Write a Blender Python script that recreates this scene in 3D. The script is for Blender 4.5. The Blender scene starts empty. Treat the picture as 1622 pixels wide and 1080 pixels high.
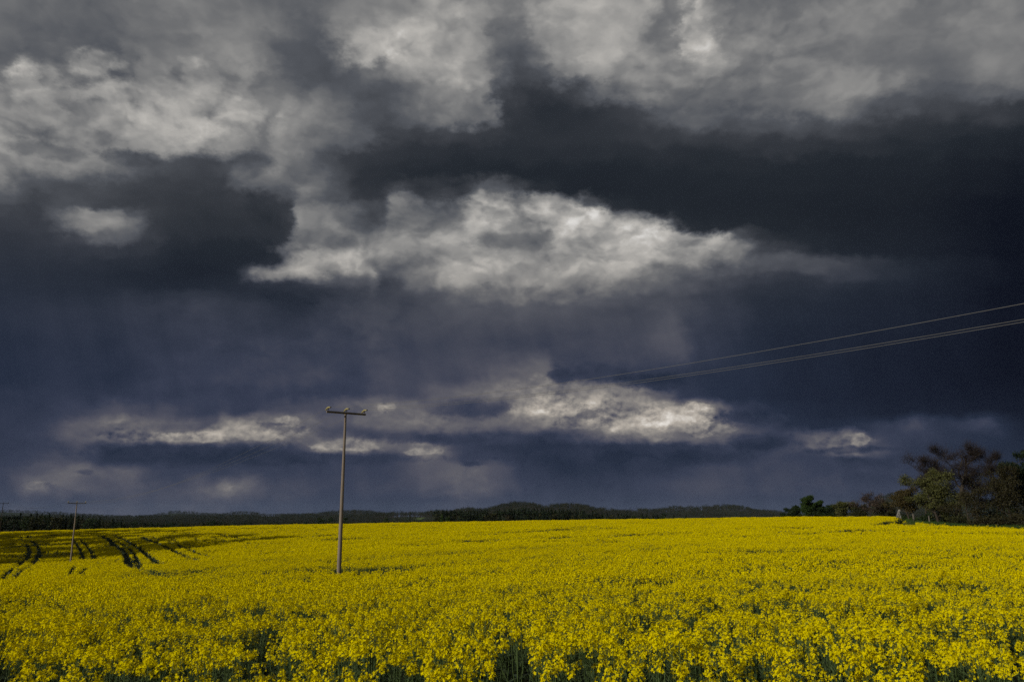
import bpy, bmesh, math, random
import numpy as np
from mathutils import Vector, Matrix

random.seed(7)
RNG = np.random.default_rng(11)
scene = bpy.context.scene
COL = scene.collection

# ------------------------------------------------------------------ camera
F = 1300.0                      # focal length in pixels of the 1622 px wide photograph
PITCH = math.atan(275.0 / F)    # horizon at row 815
EYE = 2.3
cam_d = bpy.data.cameras.new('camera')
cam = bpy.data.objects.new('camera', cam_d)
COL.objects.link(cam)
cam.location = (0, 0, EYE)
cam.rotation_euler = (math.pi / 2 + PITCH, 0, 0)
cam_d.sensor_fit = 'HORIZONTAL'
cam_d.sensor_width = 36.0
cam_d.lens = F / 1622.0 * 36.0
cam_d.clip_start = 0.1
cam_d.clip_end = 30000
scene.camera = cam

def ray(px, py):
    """direction of a pixel of the photograph in world space, scaled to y = 1"""
    c, s = math.cos(PITCH), math.sin(PITCH)
    u, v = (px - 811.0) / F, (540.0 - py) / F
    d = (u, c - v * s, s + v * c)
    return Vector((d[0] / d[1], 1.0, d[2] / d[1]))

def azel(px, py):
    d = ray(px, py).normalized()
    return math.degrees(math.atan2(d.x, d.y)), math.degrees(math.asin(d.z))

def at_depth(px, py, D):
    d = ray(px, py)
    return Vector((d.x * D, D, EYE + d.z * D))

# ------------------------------------------------------------------ world: storm sky
SUN_AZ, SUN_EL = math.radians(-126), math.radians(21.5)   # azimuth from +Y towards +X

def s2l(v):
    v = v / 255.0
    return v / 12.92 if v <= 0.04045 else ((v + 0.055) / 1.055) ** 2.4

class NT:
    """tiny helper for writing node maths"""
    def __init__(self, tree):
        self.t = tree
    def n(self, kind, **kw):
        nd = self.t.nodes.new(kind)
        for k, v in kw.items():
            setattr(nd, k, v)
        return nd
    def put(self, sock, v):
        if isinstance(v, bpy.types.NodeSocket):
            self.t.links.new(v, sock)
        elif v is not None:
            sock.default_value = v
    def m(self, op, a, b=None, c=None, clamp=False):
        nd = self.n('ShaderNodeMath', operation=op, use_clamp=clamp)
        self.put(nd.inputs[0], a); self.put(nd.inputs[1], b)
        if c is not None: self.put(nd.inputs[2], c)
        return nd.outputs[0]
    def v(self, op, a, b=None, out=0):
        nd = self.n('ShaderNodeVectorMath', operation=op)
        self.put(nd.inputs[0], a)
        if op == 'SCALE': self.put(nd.inputs['Scale'], b)
        elif b is not None: self.put(nd.inputs[1], b)
        return nd.outputs[1] if op in ('LENGTH', 'DOT_PRODUCT', 'DISTANCE') else nd.outputs[0]
    def comb(self, x, y, z=0.0):
        nd = self.n('ShaderNodeCombineXYZ')
        self.put(nd.inputs[0], x); self.put(nd.inputs[1], y); self.put(nd.inputs[2], z)
        return nd.outputs[0]
    def sep(self, a):
        nd = self.n('ShaderNodeSeparateXYZ'); self.put(nd.inputs[0], a)
        return nd.outputs
    def smooth(self, x, a, b, lo=0.0, hi=1.0):
        nd = self.n('ShaderNodeMapRange', interpolation_type='SMOOTHSTEP')
        self.put(nd.inputs[0], x)
        for i, q in enumerate((a, b, lo, hi)): self.put(nd.inputs[i + 1], q)
        return nd.outputs[0]
    def lin(self, x, a, b, lo=0.0, hi=1.0):
        nd = self.n('ShaderNodeMapRange'); nd.clamp = True
        self.put(nd.inputs[0], x)
        for i, q in enumerate((a, b, lo, hi)): self.put(nd.inputs[i + 1], q)
        return nd.outputs[0]
    def noise(self, vec, scale, detail=5.0, rough=0.5, dist=0.0, color=False, kind='FBM', lac=2.0):
        nd = self.n('ShaderNodeTexNoise', noise_dimensions='3D')
        nd.noise_type = kind
        nd.normalize = True
        self.put(nd.inputs['Vector'], vec)
        nd.inputs['Scale'].default_value = scale
        nd.inputs['Detail'].default_value = detail
        nd.inputs['Roughness'].default_value = rough
        nd.inputs['Lacunarity'].default_value = lac
        nd.inputs['Distortion'].default_value = dist
        return nd.outputs['Color'] if color else nd.outputs['Fac']
    def ramp(self, x, stops, interp='LINEAR'):
        nd = self.n('ShaderNodeValToRGB')
        cr = nd.color_ramp
        cr.interpolation = interp
        while len(cr.elements) > 1: cr.elements.remove(cr.elements[-1])
        for i, (p, c) in enumerate(stops):
            e = cr.elements[0] if i == 0 else cr.elements.new(p)
            e.position = p
            e.color = c if len(c) == 4 else (*c, 1)
        self.put(nd.inputs[0], x)
        return nd.outputs[0]
    def mixf(self, f, a, b):
        nd = self.n('ShaderNodeMix', data_type='FLOAT')
        self.put(nd.inputs[0], f); self.put(nd.inputs[2], a); self.put(nd.inputs[3], b)
        return nd.outputs[0]
    def mixc(self, f, a, b, blend='MIX'):
        nd = self.n('ShaderNodeMix', data_type='RGBA', blend_type=blend)
        self.put(nd.inputs[0], f)
        for s_, q in ((nd.inputs[6], a), (nd.inputs[7], b)):
            if isinstance(q, tuple) and len(q) == 3: q = (*q, 1)
            self.put(s_, q)
        return nd.outputs[2]

# how light the cloud deck is, direction by direction: (row in the picture, "column:tone ...")
SKY_ROWS = [
 (-60, "0:100 160:98 324:116 486:95 648:125 811:105 973:128 1135:108 1297:115 1459:115 1622:118"),
 (0,   "0:100 81:96 150:92 200:98 243:112 324:116 400:118 450:110 500:86 545:116 600:123 640:123 680:136 740:140 790:117 830:117 870:149 930:157 1010:157 1050:117 1072:123 1085:168 1110:157 1135:128 1180:121 1230:117 1260:120 1297:120 1378:115 1459:110 1540:118 1622:122"),
 (45,  "0:94 81:90 150:88 195:86 212:100 240:118 300:116 360:124 405:112 450:86 510:80 540:120 570:160 610:157 640:165 690:149 740:151 785:134 815:102 840:102 870:136 930:153 1000:151 1045:117 1068:123 1082:176 1112:180 1150:126 1216:117 1270:118 1330:115 1400:108 1470:101 1560:122 1622:122"),
 (78,  "0:98 40:96 81:88 130:92 190:82 214:88 232:122 280:122 330:122 380:118 420:102 460:82 520:78 560:118 600:159 632:184 655:157 700:151 760:144 800:117 830:88 860:100 900:138 960:153 1030:136 1070:117 1100:144 1125:147 1170:117 1250:133 1300:128 1350:134 1410:118 1470:96 1560:113 1622:115"),
 (105, "0:120 25:156 50:164 66:120 84:138 120:160 150:160 185:148 205:132 240:124 280:136 310:158 335:140 370:120 420:110 460:92 510:78 560:82 600:102 640:134 690:149 740:153 780:136 810:92 840:69 870:81 900:117 960:142 1020:128 1080:121 1140:117 1200:113 1280:126 1340:131 1390:114 1440:88 1500:82 1560:92 1622:86"),
 (140, "0:140 40:140 66:128 100:148 130:130 160:128 200:159 240:172 290:168 340:180 380:168 420:120 442:128 470:112 510:110 550:88 590:78 630:98 680:118 730:128 775:116 805:66 850:48 900:58 940:86 980:110 1030:112 1080:102 1130:98 1180:96 1240:116 1290:114 1350:97 1400:79 1460:64 1540:62 1622:49"),
 (175, "0:146 50:148 90:122 130:118 165:142 210:159 260:180 310:191 350:193 385:159 420:116 440:142 460:126 490:118 530:114 570:94 610:80 650:92 700:112 740:126 785:118 810:52 870:42 920:44 970:50 1010:58 1060:86 1110:88 1160:76 1220:76 1290:72 1350:60 1420:50 1500:44 1622:34"),
 (205, "0:146 60:140 100:122 150:140 200:146 250:150 300:143 350:141 385:125 415:108 440:128 470:118 510:104 545:96 575:84 610:66 660:62 720:64 780:56 830:46 900:46 973:48 1040:56 1100:60 1160:54 1250:52 1350:46 1450:40 1540:34 1622:28"),
 (235, "0:136 50:132 100:128 150:120 190:98 230:80 270:70 320:64 355:74 385:100 412:108 430:118 450:112 485:98 520:74 560:57 610:49 680:45 760:43 850:42 950:42 1050:44 1150:41 1250:38 1350:36 1450:34 1540:29 1622:24"),
 (268, "0:106 40:84 90:78 140:70 190:65 240:61 300:59 350:61 380:85 405:103 440:95 470:104 500:92 540:66 580:46 650:40 750:38 850:36 950:35 1100:37 1250:36 1400:33 1540:27 1622:22"),
 (292, "0:82 50:64 90:74 130:72 170:62 220:56 300:52 360:54 400:60 430:68 458:78 475:104 520:84 570:54 610:50 640:66 690:52 740:64 775:84 800:90 822:60 860:42 930:34 1050:35 1200:34 1400:31 1622:20"),
 (312, "0:66 50:60 80:78 105:112 140:124 175:108 200:80 230:58 290:50 380:50 430:56 460:60 474:112 510:116 550:96 580:74 605:70 630:112 670:104 700:96 730:110 760:136 800:140 830:100 850:120 880:138 920:112 945:70 980:40 1040:36 1200:34 1400:30 1622:20"),
 (335, "0:58 60:58 90:86 120:118 160:126 195:108 215:76 240:54 300:48 400:46 445:48 464:64 476:112 520:110 560:86 600:76 630:108 665:112 700:104 730:144 770:176 800:164 825:130 850:168 885:188 930:180 965:164 990:118 1010:90 1040:48 1100:40 1200:36 1400:30 1622:19"),
 (356, "0:50 60:54 110:62 140:88 175:102 205:80 235:58 280:48 350:44 430:46 460:50 474:108 510:106 555:110 600:112 640:124 680:120 715:118 745:156 790:150 815:124 850:132 885:170 920:176 960:160 990:168 1020:190 1050:180 1085:150 1125:168 1150:120 1170:70 1210:48 1260:38 1400:31 1622:19"),
 (378, "0:48 80:50 150:56 200:52 260:42 340:38 430:38 462:52 472:112 500:112 540:108 590:112 630:120 670:130 705:140 745:158 790:126 830:104 865:112 890:150 930:160 970:156 1010:186 1045:184 1080:150 1115:140 1160:128 1190:96 1215:66 1260:50 1300:38 1400:32 1622:18"),
 (398, "0:46 100:46 200:42 300:36 400:36 440:42 455:80 475:140 520:160 560:150 590:128 605:104 640:114 680:126 720:146 770:140 830:116 865:124 900:156 950:158 1000:162 1040:160 1080:134 1130:128 1180:112 1220:88 1270:78 1330:66 1385:50 1440:36 1540:26 1622:18"),
 (418, "0:45 100:43 200:38 300:33 375:36 400:64 420:112 450:128 500:130 550:132 592:126 602:104 612:84 650:96 680:124 715:150 770:160 810:152 850:140 900:144 950:136 1000:130 1050:112 1100:92 1150:78 1220:76 1290:70 1350:56 1400:44 1459:33 1540:25 1622:18"),
 (440, "0:45 120:43 240:38 340:38 400:42 440:60 500:74 560:82 597:84 605:60 640:64 672:100 700:130 745:140 800:142 850:134 900:120 960:108 1020:94 1080:76 1140:62 1220:56 1300:48 1380:38 1459:30 1622:18"),
 (460, "0:46 160:47 300:50 400:46 460:46 520:55 580:63 640:66 680:76 720:92 770:98 812:108 830:126 850:104 890:112 930:84 1000:72 1060:70 1120:56 1200:48 1297:42 1378:34 1459:28 1622:18"),
 (480, "0:48 160:50 320:59 410:52 470:47 520:59 560:64 640:70 700:75 760:79 830:84 900:77 1000:68 1050:75 1140:56 1220:43 1300:38 1400:32 1500:26 1622:20"),
 (540, "0:44 160:49 320:59 480:61 600:66 720:66 850:63 930:68 1000:68 1060:79 1100:56 1200:40 1300:34 1400:29 1500:24 1622:19"),
 (590, "0:46 160:48 300:59 420:61 540:66 640:68 720:72 800:88 860:98 885:61 920:59 960:66 1050:52 1150:45 1250:36 1400:28 1622:20"),
 (618, "0:52 80:50 200:54 300:60 400:60 500:58 560:62 640:66 700:92 760:108 830:128 890:112 950:134 1000:128 1050:84 1090:50 1250:36 1400:28 1622:22"),
 (645, "0:52 100:54 180:72 250:70 330:62 400:58 450:78 490:82 560:96 600:108 640:98 690:76 740:68 790:76 815:128 880:142 950:146 1000:122 1040:152 1080:158 1130:120 1170:62 1250:40 1400:30 1622:24"),
 (668, "0:54 80:58 130:86 200:112 260:84 330:92 380:122 430:132 480:116 520:86 580:98 640:102 700:104 760:98 830:104 880:118 940:146 1000:142 1020:150 1060:156 1110:152 1150:108 1190:66 1250:44 1340:42 1420:58 1450:66 1500:48 1560:62 1622:30"),
 (688, "0:54 80:62 120:88 180:112 240:134 300:146 350:132 400:134 450:140 485:100 510:74 560:70 620:72 700:60 780:56 850:54 930:84 1000:104 1050:122 1090:108 1130:96 1170:84 1210:56 1265:70 1300:104 1335:110 1362:132 1390:66 1450:54 1550:46 1622:35"),
 (705, "0:54 80:62 140:74 165:58 250:58 330:60 400:58 450:58 482:78 500:134 560:138 610:100 640:90 660:112 690:104 720:66 780:50 880:46 1000:48 1080:54 1160:62 1200:56 1260:72 1290:100 1335:104 1360:138 1385:78 1450:50 1622:38"),
 (722, "0:56 80:70 140:62 160:50 250:48 350:46 450:46 530:48 600:52 640:72 670:106 700:84 730:64 780:60 830:50 900:46 1000:46 1100:46 1150:52 1200:62 1300:60 1350:50 1400:50 1450:54 1622:40"),
 (742, "0:62 80:78 130:88 200:84 250:64 300:58 380:60 450:58 540:60 620:62 680:85 740:92 790:80 830:54 900:46 1000:48 1060:50 1110:62 1160:66 1200:66 1300:62 1400:58 1622:42"),
 (768, "0:64 50:88 100:90 150:80 200:76 280:70 330:82 370:102 405:86 430:66 540:62 640:66 690:89 750:92 800:72 850:56 920:52 1000:56 1060:62 1100:70 1200:66 1300:64 1400:60 1622:45"),
 (795, "0:63 100:64 200:70 300:68 360:75 420:63 540:57 640:59 740:66 830:59 900:54 1000:55 1100:61 1300:57 1400:54 1622:40"),
 (830, "0:66 200:72 400:66 640:64 811:63 1000:61 1300:59 1622:43"),
]
# crisp sunlit heads and dark scraps in front: centre, half width, half height (px), tone, softness
PUFFS = [
 (60, 160, 60, 34, 150), (215, 172, 60, 34, 156), (340, 178, 62, 32, 166), (120, 212, 64, 26, 146), (20, 205, 50, 30, 146), (280, 120, 40, 18, 146), (385, 120, 40, 26, 130),
 (38, 112, 24, 18, 172), (140, 106, 30, 20, 168), (170, 96, 30, 12, 160), (95, 120, 26, 14, 150), (306, 100, 22, 9, 172), (632, 70, 26, 14, 182), (1098, 42, 20, 26, 178), (446, 182, 8, 16, 150),
 (775, 334, 34, 14, 196), (880, 338, 34, 14, 196), (1022, 362, 40, 18, 196), (935, 345, 26, 12, 188), (520, 398, 66, 10, 168), (762, 418, 50, 14, 165),
 (862, 468, 40, 9, 100),
 (1040, 662, 36, 26, 160), (1100, 655, 30, 22, 168), (1110, 680, 30, 14, 150), (955, 652, 44, 24, 158), (880, 640, 46, 20, 148), (1145, 674, 26, 16, 110), (985, 668, 22, 18, 150), (905, 668, 36, 12, 120),
 (440, 680, 54, 13, 138), (300, 690, 66, 11, 140), (200, 688, 46, 11, 112), (550, 706, 60, 8, 134), (672, 715, 30, 8, 122), (456, 668, 22, 10, 148), (1335, 697, 50, 9, 106), (1362, 695, 15, 12, 142),
 (612, 645, 18, 9, 132), (66, 768, 34, 8, 92),
]
SCRAPS = [(135, 172, 44, 20, 118), (80, 240, 70, 16, 92), (215, 255, 60, 16, 66), (400, 260, 36, 22, 70), (420, 330, 40, 30, 44), (745, 648, 62, 16, 60), (890, 597, 22, 13, 46), (950, 590, 52, 16, 48), (1040, 606, 60, 14, 42), (1190, 660, 60, 16, 48), (280, 677, 60, 8, 76),
 (1000, 720, 190, 18, 48), (760, 695, 190, 10, 54), (300, 715, 170, 12, 50), (520, 726, 170, 9, 52), (460, 465, 60, 22, 44), (800, 380, 70, 16, 104),
 (590, 330, 30, 18, 70), (930, 656, 18, 8, 92), (440, 672, 26, 4, 80), (700, 300, 50, 22, 50), (750, 734, 22, 4, 56), (1210, 700, 60, 14, 46), (1340, 712, 70, 6, 46), (134, 747, 14, 5, 62)]

def build_world():
    w = bpy.data.worlds.new('World')
    scene.world = w
    w.use_nodes = True
    t = w.node_tree
    t.nodes.clear()
    N = NT(t)
    out = N.n('ShaderNodeOutputWorld')
    bg = N.n('ShaderNodeBackground')
    t.links.new(bg.outputs[0], out.inputs[0])
    d = N.n('ShaderNodeTexCoord').outputs['Generated']
    x, y, z = N.sep(d)
    DEG = 180 / math.pi
    az = N.m('MULTIPLY', N.m('ARCTAN2', x, y), DEG)
    el = N.m('MULTIPLY', N.m('ARCSINE', z), DEG)
    # fractal warps: broad one for the deck, fine one for edges
    q = N.v('MULTIPLY', d, (1.0, 1.0, 1.5))
    elc = N.lin(el, 0, 36, 0, 1)
    wa = N.noise(q, 5.5, 7, 0.56, color=True)
    wb = N.noise(q, 26.0, 6, 0.62, color=True)
    va = N.v('SUBTRACT', wa, (0.5, 0.5, 0.5))
    vb = N.v('SUBTRACT', wb, (0.5, 0.5, 0.5))
    ampa = N.m('MULTIPLY_ADD', elc, 4.2, 0.8)
    ampb = N.m('MULTIPLY_ADD', elc, 2.4, 1.2)
    warp = N.v('ADD', N.v('SCALE', va, ampa), N.v('SCALE', vb, ampb))
    warp = N.v('MULTIPLY', warp, (1.25, 0.85, 0.0))
    wx, wy, _ = N.sep(warp)
    azw = N.m('ADD', az, wx)
    elw = N.m('ADD', el, wy)
    # tone of the deck, rows of ramps joined
    A0, A1 = -36.0, 36.0
    u = N.lin(azw, A0, A1)
    rows = []
    for py, s in SKY_ROWS:
        stops = []
        pts = [tuple(float(k) for k in p.split(':')) for p in s.split()]
        for px, tone in pts:
            a, _e = azel(px, py)
            g = tone / 255.0
            stops.append(((a - A0) / (A1 - A0), (g, g, g)))
        e = azel(811, py)[1] if False else sum(azel(p, py)[1] for p in (300, 811, 1322)) / 3
        while len(stops) > 32:      # drop the stop that changes the curve least
            c = [(abs(stops[i][1][0] - (stops[i - 1][1][0] + stops[i + 1][1][0]) / 2) * (stops[i + 1][0] - stops[i - 1][0]), i) for i in range(1, len(stops) - 1)]
            stops.pop(min(c)[1])
        rows.append((e, stops))
    rows.sort(key=lambda r: r[0])
    # rows of the picture bend a little in elevation across the frame: undo it
    k = N.m('MULTIPLY', N.m('MULTIPLY', az, az), 0.00019)     # 1 - cos approx
    elr = N.m('MULTIPLY', elw, N.m('ADD', k, 0.97))
    acc = N.ramp(u, rows[0][1], 'EASE')
    for (e0, _s), (e1, st) in zip(rows, rows[1:]):
        acc = N.mixc(N.smooth(elr, e0, e1), acc, N.ramp(u, st, 'EASE'))
    L = N.sep(acc)[0]
    # beyond the view the same deck goes on, broken and grey
    nb = N.noise(q, 3.2, 7, 0.6)
    deck = N.lin(nb, 0.3, 0.72, 0.16, 0.62)
    side = N.m('MAXIMUM', N.smooth(N.m('ABSOLUTE', az), 33, 46), N.smooth(el, 37, 50))
    L = N.mixf(side, L, deck)
    # relief: billows lit from the upper left
    q2 = N.v('ADD', q, N.v('SCALE', va, 0.10))
    def billow(vec):
        vo = N.n('ShaderNodeTexVoronoi', voronoi_dimensions='3D', feature='SMOOTH_F1')
        N.put(vo.inputs['Vector'], vec)
        vo.inputs['Scale'].default_value = 15.0
        vo.inputs['Detail'].default_value = 2.0
        vo.inputs['Roughness'].default_value = 0.55
        vo.inputs['Lacunarity'].default_value = 2.3
        vo.inputs['Smoothness'].default_value = 0.45
        return N.m('SUBTRACT', 1.0, vo.outputs['Distance'])
    q3 = N.v('ADD', q2, N.v('SCALE', vb, 0.030))
    b1 = billow(q3)
    b2 = billow(N.v('ADD', q3, (0.010, 0.0, -0.020)))
    n1 = N.noise(q2, 13.0, 6, 0.5)
    n2 = N.noise(N.v('ADD', q2, (-0.008, 0.0, 0.018)), 13.0, 6, 0.5)
    rel = N.m('ADD', N.m('MULTIPLY', N.m('SUBTRACT', n1, n2), 0.55), N.m('MULTIPLY', N.m('SUBTRACT', b1, b2), 0.42))
    lumw = N.smooth(L, 0.12, 0.5, 0.10, 1.0)
    big = N.m('SUBTRACT', N.noise(q, 9.0, 5, 0.6), 0.5)
    hard = N.smooth(N.noise(q, 2.6, 3, 0.5), 0.40, 0.60, 0.45, 1.0)      # some of the deck is smooth veil, some billowed
    det = N.m('ADD', N.m('MULTIPLY', rel, N.m('MULTIPLY', N.m('MULTIPLY', hard, N.m('MULTIPLY', N.smooth(el, 8, 20, 0.9, 1.15), N.smooth(el, 19, 26, 1.0, 0.5))), 1.25)), N.m('MULTIPLY', big, 0.28))
    L = N.m('MULTIPLY', L, N.m('MULTIPLY_ADD', N.m('MULTIPLY', det, lumw), 1.0, 1.0))
    # rain shafts: faint vertical streaks under the deck
    qs = N.comb(N.m('MULTIPLY_ADD', el, 0.10, N.m('MULTIPLY', az, 0.35)), N.m('MULTIPLY', el, 0.035), 3.0)
    st = N.m('SUBTRACT', N.noise(qs, 1.3, 4, 0.55), 0.5)
    sm = N.m('MULTIPLY', N.smooth(el, 17, 11), N.smooth(L, 0.42, 0.30))
    L = N.m('MULTIPLY', L, N.m('MULTIPLY_ADD', N.m('MULTIPLY', st, sm), 0.30, 1.0))

    # heads and scraps
    P0 = N.comb(az, el, 0.0)
    pw = N.v('ADD', P0, N.v('MULTIPLY', N.v('SCALE', vb, N.m('MULTIPLY_ADD', elc, 1.5, 0.42)), (1.7, 1.0, 0.0)))
    fine = N.m('MULTIPLY', N.m('SUBTRACT', N.noise(q, 62.0, 5, 0.62), 0.5), 1.1)
    fine2 = N.m('MULTIPLY', N.m('SUBTRACT', N.noise(N.v('ADD', q, (-0.0022, 0.0, 0.0060)), 62.0, 5, 0.62), 0.5), 1.1)
    relf = N.m('MULTIPLY', N.m('SUBTRACT', fine, fine2), N.smooth(el, 16, 8, 0.0, 0.95))
    relb = N.m('ADD', relf, N.m('MULTIPLY_ADD', rel, 1.3, 0.97))
    L = N.m('MULTIPLY', L, N.m('MULTIPLY_ADD', relf, N.smooth(L, 0.3, 0.5, 0.0, 0.6), 1.0))
    fine = N.m('MULTIPLY', fine, N.smooth(el, 16, 8, 1.0, 1.55))
    reld = N.m('MULTIPLY_ADD', rel, 0.9, 1.0)
    def blobs(lst, soft0, soft1, L, bright):
        for (cx, cy, rx, ry, tone) in lst:
            if cy < 500 and bright: rx, ry, tone, soft0, soft1 = rx * 1.25, ry * 1.35, tone * 0.94, 0.15, 1.3
            elif bright: soft0, soft1 = 0.74, 1.08
            a, e = azel(cx, cy)
            sx = abs(azel(cx + 5, cy)[0] - azel(cx - 5, cy)[0]) / 10
            sy = abs(azel(cx, cy + 5)[1] - azel(cx, cy - 5)[1]) / 10
            dv = N.v('MULTIPLY', N.v('SUBTRACT', pw, (a, e, 0)), (1 / (rx * sx), 1 / (ry * sy), 0))
            ln = N.v('LENGTH', dv)
            f = N.m('ADD', ln, fine)
            mk = N.smooth(f, soft1, soft0, 0.0, 0.85 if bright else 0.72)
            if bright:
                tn = N.m('MULTIPLY', tone / 255.0, relb)
            else:
                tn = N.m('MULTIPLY', tone / 255.0, reld)
            L = N.mixf(mk, L, tn)
        return L
    L = blobs(PUFFS, 0.62, 1.18, L, True)
    L = blobs(SCRAPS, 0.5, 1.3, L, False)

    # tone -> colour: slate blue low down, neutral grey-green aloft, warm white where the sun strikes
    def rampcol(tab):
        return [(p / 255.0, tuple(s2l(c) for c in col)) for p, col in tab]
    low = N.ramp(L, rampcol([(0, (2, 4, 10)), (20, (15, 19, 32)), (45, (37, 45, 63)), (60, (54, 60, 79)), (80, (78, 79, 92)), (105, (104, 102, 106)), (140, (142, 137, 132)), (175, (178, 170, 160)), (255, (250, 245, 238))]))
    high = N.ramp(L, rampcol([(0, (2, 4, 8)), (20, (16, 20, 30)), (38, (35, 40, 47)), (60, (58, 61, 67)), (85, (83, 86, 92)), (110, (109, 110, 112)), (145, (147, 146, 144)), (180, (182, 179, 174)), (255, (250, 248, 245))]))
    colr = N.mixc(N.smooth(el, 7, 20), low, high)
    # clear air above the deck shows through its thinnest places
    sky = N.n('ShaderNodeTexSky')
    sky.sky_type = 'NISHITA'
    sky.sun_disc = False
    sky.sun_elevation = SUN_EL
    sky.sun_rotation = SUN_AZ % (2 * math.pi)
    skyc = N.mixc(1.0, sky.outputs[0], (0.05, 0.05, 0.05), 'MULTIPLY')
    gap = N.m('MULTIPLY', N.smooth(nb, 0.56, 0.68), N.m('MULTIPLY', side, 0.7))
    colr = N.mixc(gap, colr, skyc)
    # thin murk hugging the horizon all round
    colr = N.mixc(N.smooth(el, 3.0, -1.0, 0.0, 0.25), colr, tuple(s2l(c) for c in (72, 78, 96)))
    N.put(bg.inputs[0], colr)
    bg.inputs[1].default_value = 1.0
    w.cycles.sampling_method = 'MANUAL'
    w.cycles.sample_map_resolution = 256

build_world()

# ------------------------------------------------------------------ sun and exposure
sun_d = bpy.data.lights.new('sun', 'SUN')
sun_d.energy = 3.12
sun_d.angle = math.radians(0.6)
sun_d.color = (1.0, 0.96, 0.88)
sun = bpy.data.objects.new('sun', sun_d)
COL.objects.link(sun)
sdir = Vector((math.sin(SUN_AZ) * math.cos(SUN_EL), math.cos(SUN_AZ) * math.cos(SUN_EL), math.sin(SUN_EL)))
sun.rotation_euler = (-sdir).to_track_quat('-Z', 'Y').to_euler()
sun.location = (-40, -30, 40)

vs = scene.view_settings
vs.view_transform = 'Standard'
vs.look = 'None'
vs.exposure = 0.0
vs.gamma = 1.0
vs.use_curve_mapping = False
scene.cycles.use_denoising = False
scene.cycles.max_bounces = 6
scene.cycles.diffuse_bounces = 3
scene.cycles.transparent_max_bounces = 8

# ================================================================== helpers
def mesh_from(name, verts, faces, mats, midx=None, smooth=False):
    me = bpy.data.meshes.new(name)
    verts = np.asarray(verts, dtype=np.float32)
    if isinstance(faces, np.ndarray):
        k = faces.shape[1]
        me.vertices.add(len(verts)); me.vertices.foreach_set('co', verts.ravel())
        me.loops.add(faces.size); me.loops.foreach_set('vertex_index', faces.astype(np.int32).ravel())
        me.polygons.add(len(faces)); me.polygons.foreach_set('loop_start', np.arange(0, faces.size, k, dtype=np.int32))
        if midx is not None: me.polygons.foreach_set('material_index', np.asarray(midx, dtype=np.int32))
        me.update(calc_edges=True)
    else:
        me.from_pydata(verts.tolist(), [], faces)
        if midx is not None: me.polygons.foreach_set('material_index', np.asarray(midx, dtype=np.int32))
        me.update()
    for m in (mats if isinstance(mats, (list, tuple)) else [mats]): me.materials.append(m)
    if smooth: me.polygons.foreach_set('use_smooth', [True] * len(me.polygons))
    return me

def link(name, me, parent=None, loc=None, **props):
    o = bpy.data.objects.new(name, me)
    COL.objects.link(o)
    if parent is not None: o.parent = parent
    if loc is not None: o.location = loc
    for k, v in props.items(): o[k] = v
    return o

def thing(name, label, cat, loc, group=None):
    o = bpy.data.objects.new(name, None)
    COL.objects.link(o)
    o.location = loc; o.empty_display_size = 0.3
    o['label'] = label; o['category'] = cat
    if group: o['group'] = group
    return o

def copy_tree(src, parent=None):
    c = src.copy(); COL.objects.link(c)
    if parent is not None: c.parent = parent
    for ch in list(src.children): copy_tree(ch, c)
    return c

class Soup:
    """collects quads and triangles (as quads with a repeated corner avoided) into one mesh"""
    def __init__(self): self.v = []; self.q = []; self.mi = []; self.n = 0
    def quads(self, P, mat=0):
        P = np.asarray(P, dtype=np.float32)          # (k,4,3)
        k = len(P)
        if not k: return
        self.v.append(P.reshape(-1, 3))
        self.q.append(np.arange(4 * k).reshape(k, 4) + self.n)
        self.mi.append(np.full(k, mat) if np.isscalar(mat) else np.asarray(mat))
        self.n += 4 * k
    def tube(self, pts, rad, sides=6, mat=0):
        pts = np.asarray(pts, dtype=float); m = len(pts)
        rad = np.broadcast_to(np.asarray(rad, dtype=float), (m,))
        d = np.gradient(pts, axis=0); d /= np.linalg.norm(d, axis=1, keepdims=True) + 1e-9
        ref = np.array([0.0, 0.0, 1.0]) if abs(d[:, 2]).mean() < 0.8 else np.array([1.0, 0.0, 0.0])
        a = np.cross(d, ref); a /= np.linalg.norm(a, axis=1, keepdims=True) + 1e-9
        b = np.cross(d, a)
        th = np.arange(sides) / sides * 2 * np.pi
        ring = pts[:, None] + rad[:, None, None] * (np.cos(th)[None, :, None] * a[:, None] + np.sin(th)[None, :, None] * b[:, None])
        idx = np.arange(m * sides).reshape(m, sides) + self.n
        f = np.stack([idx[:-1], np.roll(idx[:-1], -1, 1), np.roll(idx[1:], -1, 1), idx[1:]], -1).reshape(-1, 4)
        self.v.append(ring.reshape(-1, 3).astype(np.float32)); self.q.append(f)
        self.mi.append(np.full(len(f), mat)); self.n += m * sides
    def build(self, name, mats, smooth=False):
        return mesh_from(name, np.concatenate(self.v), np.concatenate(self.q), mats, np.concatenate(self.mi), smooth)

def principled(name, base=(0.5, 0.5, 0.5), rough=0.8, spec=0.3):
    m = bpy.data.materials.new(name); m.use_nodes = True
    b = m.node_tree.nodes['Principled BSDF']
    b.inputs['Base Color'].default_value = (*base, 1)
    b.inputs['Roughness'].default_value = rough
    b.inputs['Specular IOR Level'].default_value = spec
    return m, NT(m.node_tree), b

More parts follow.
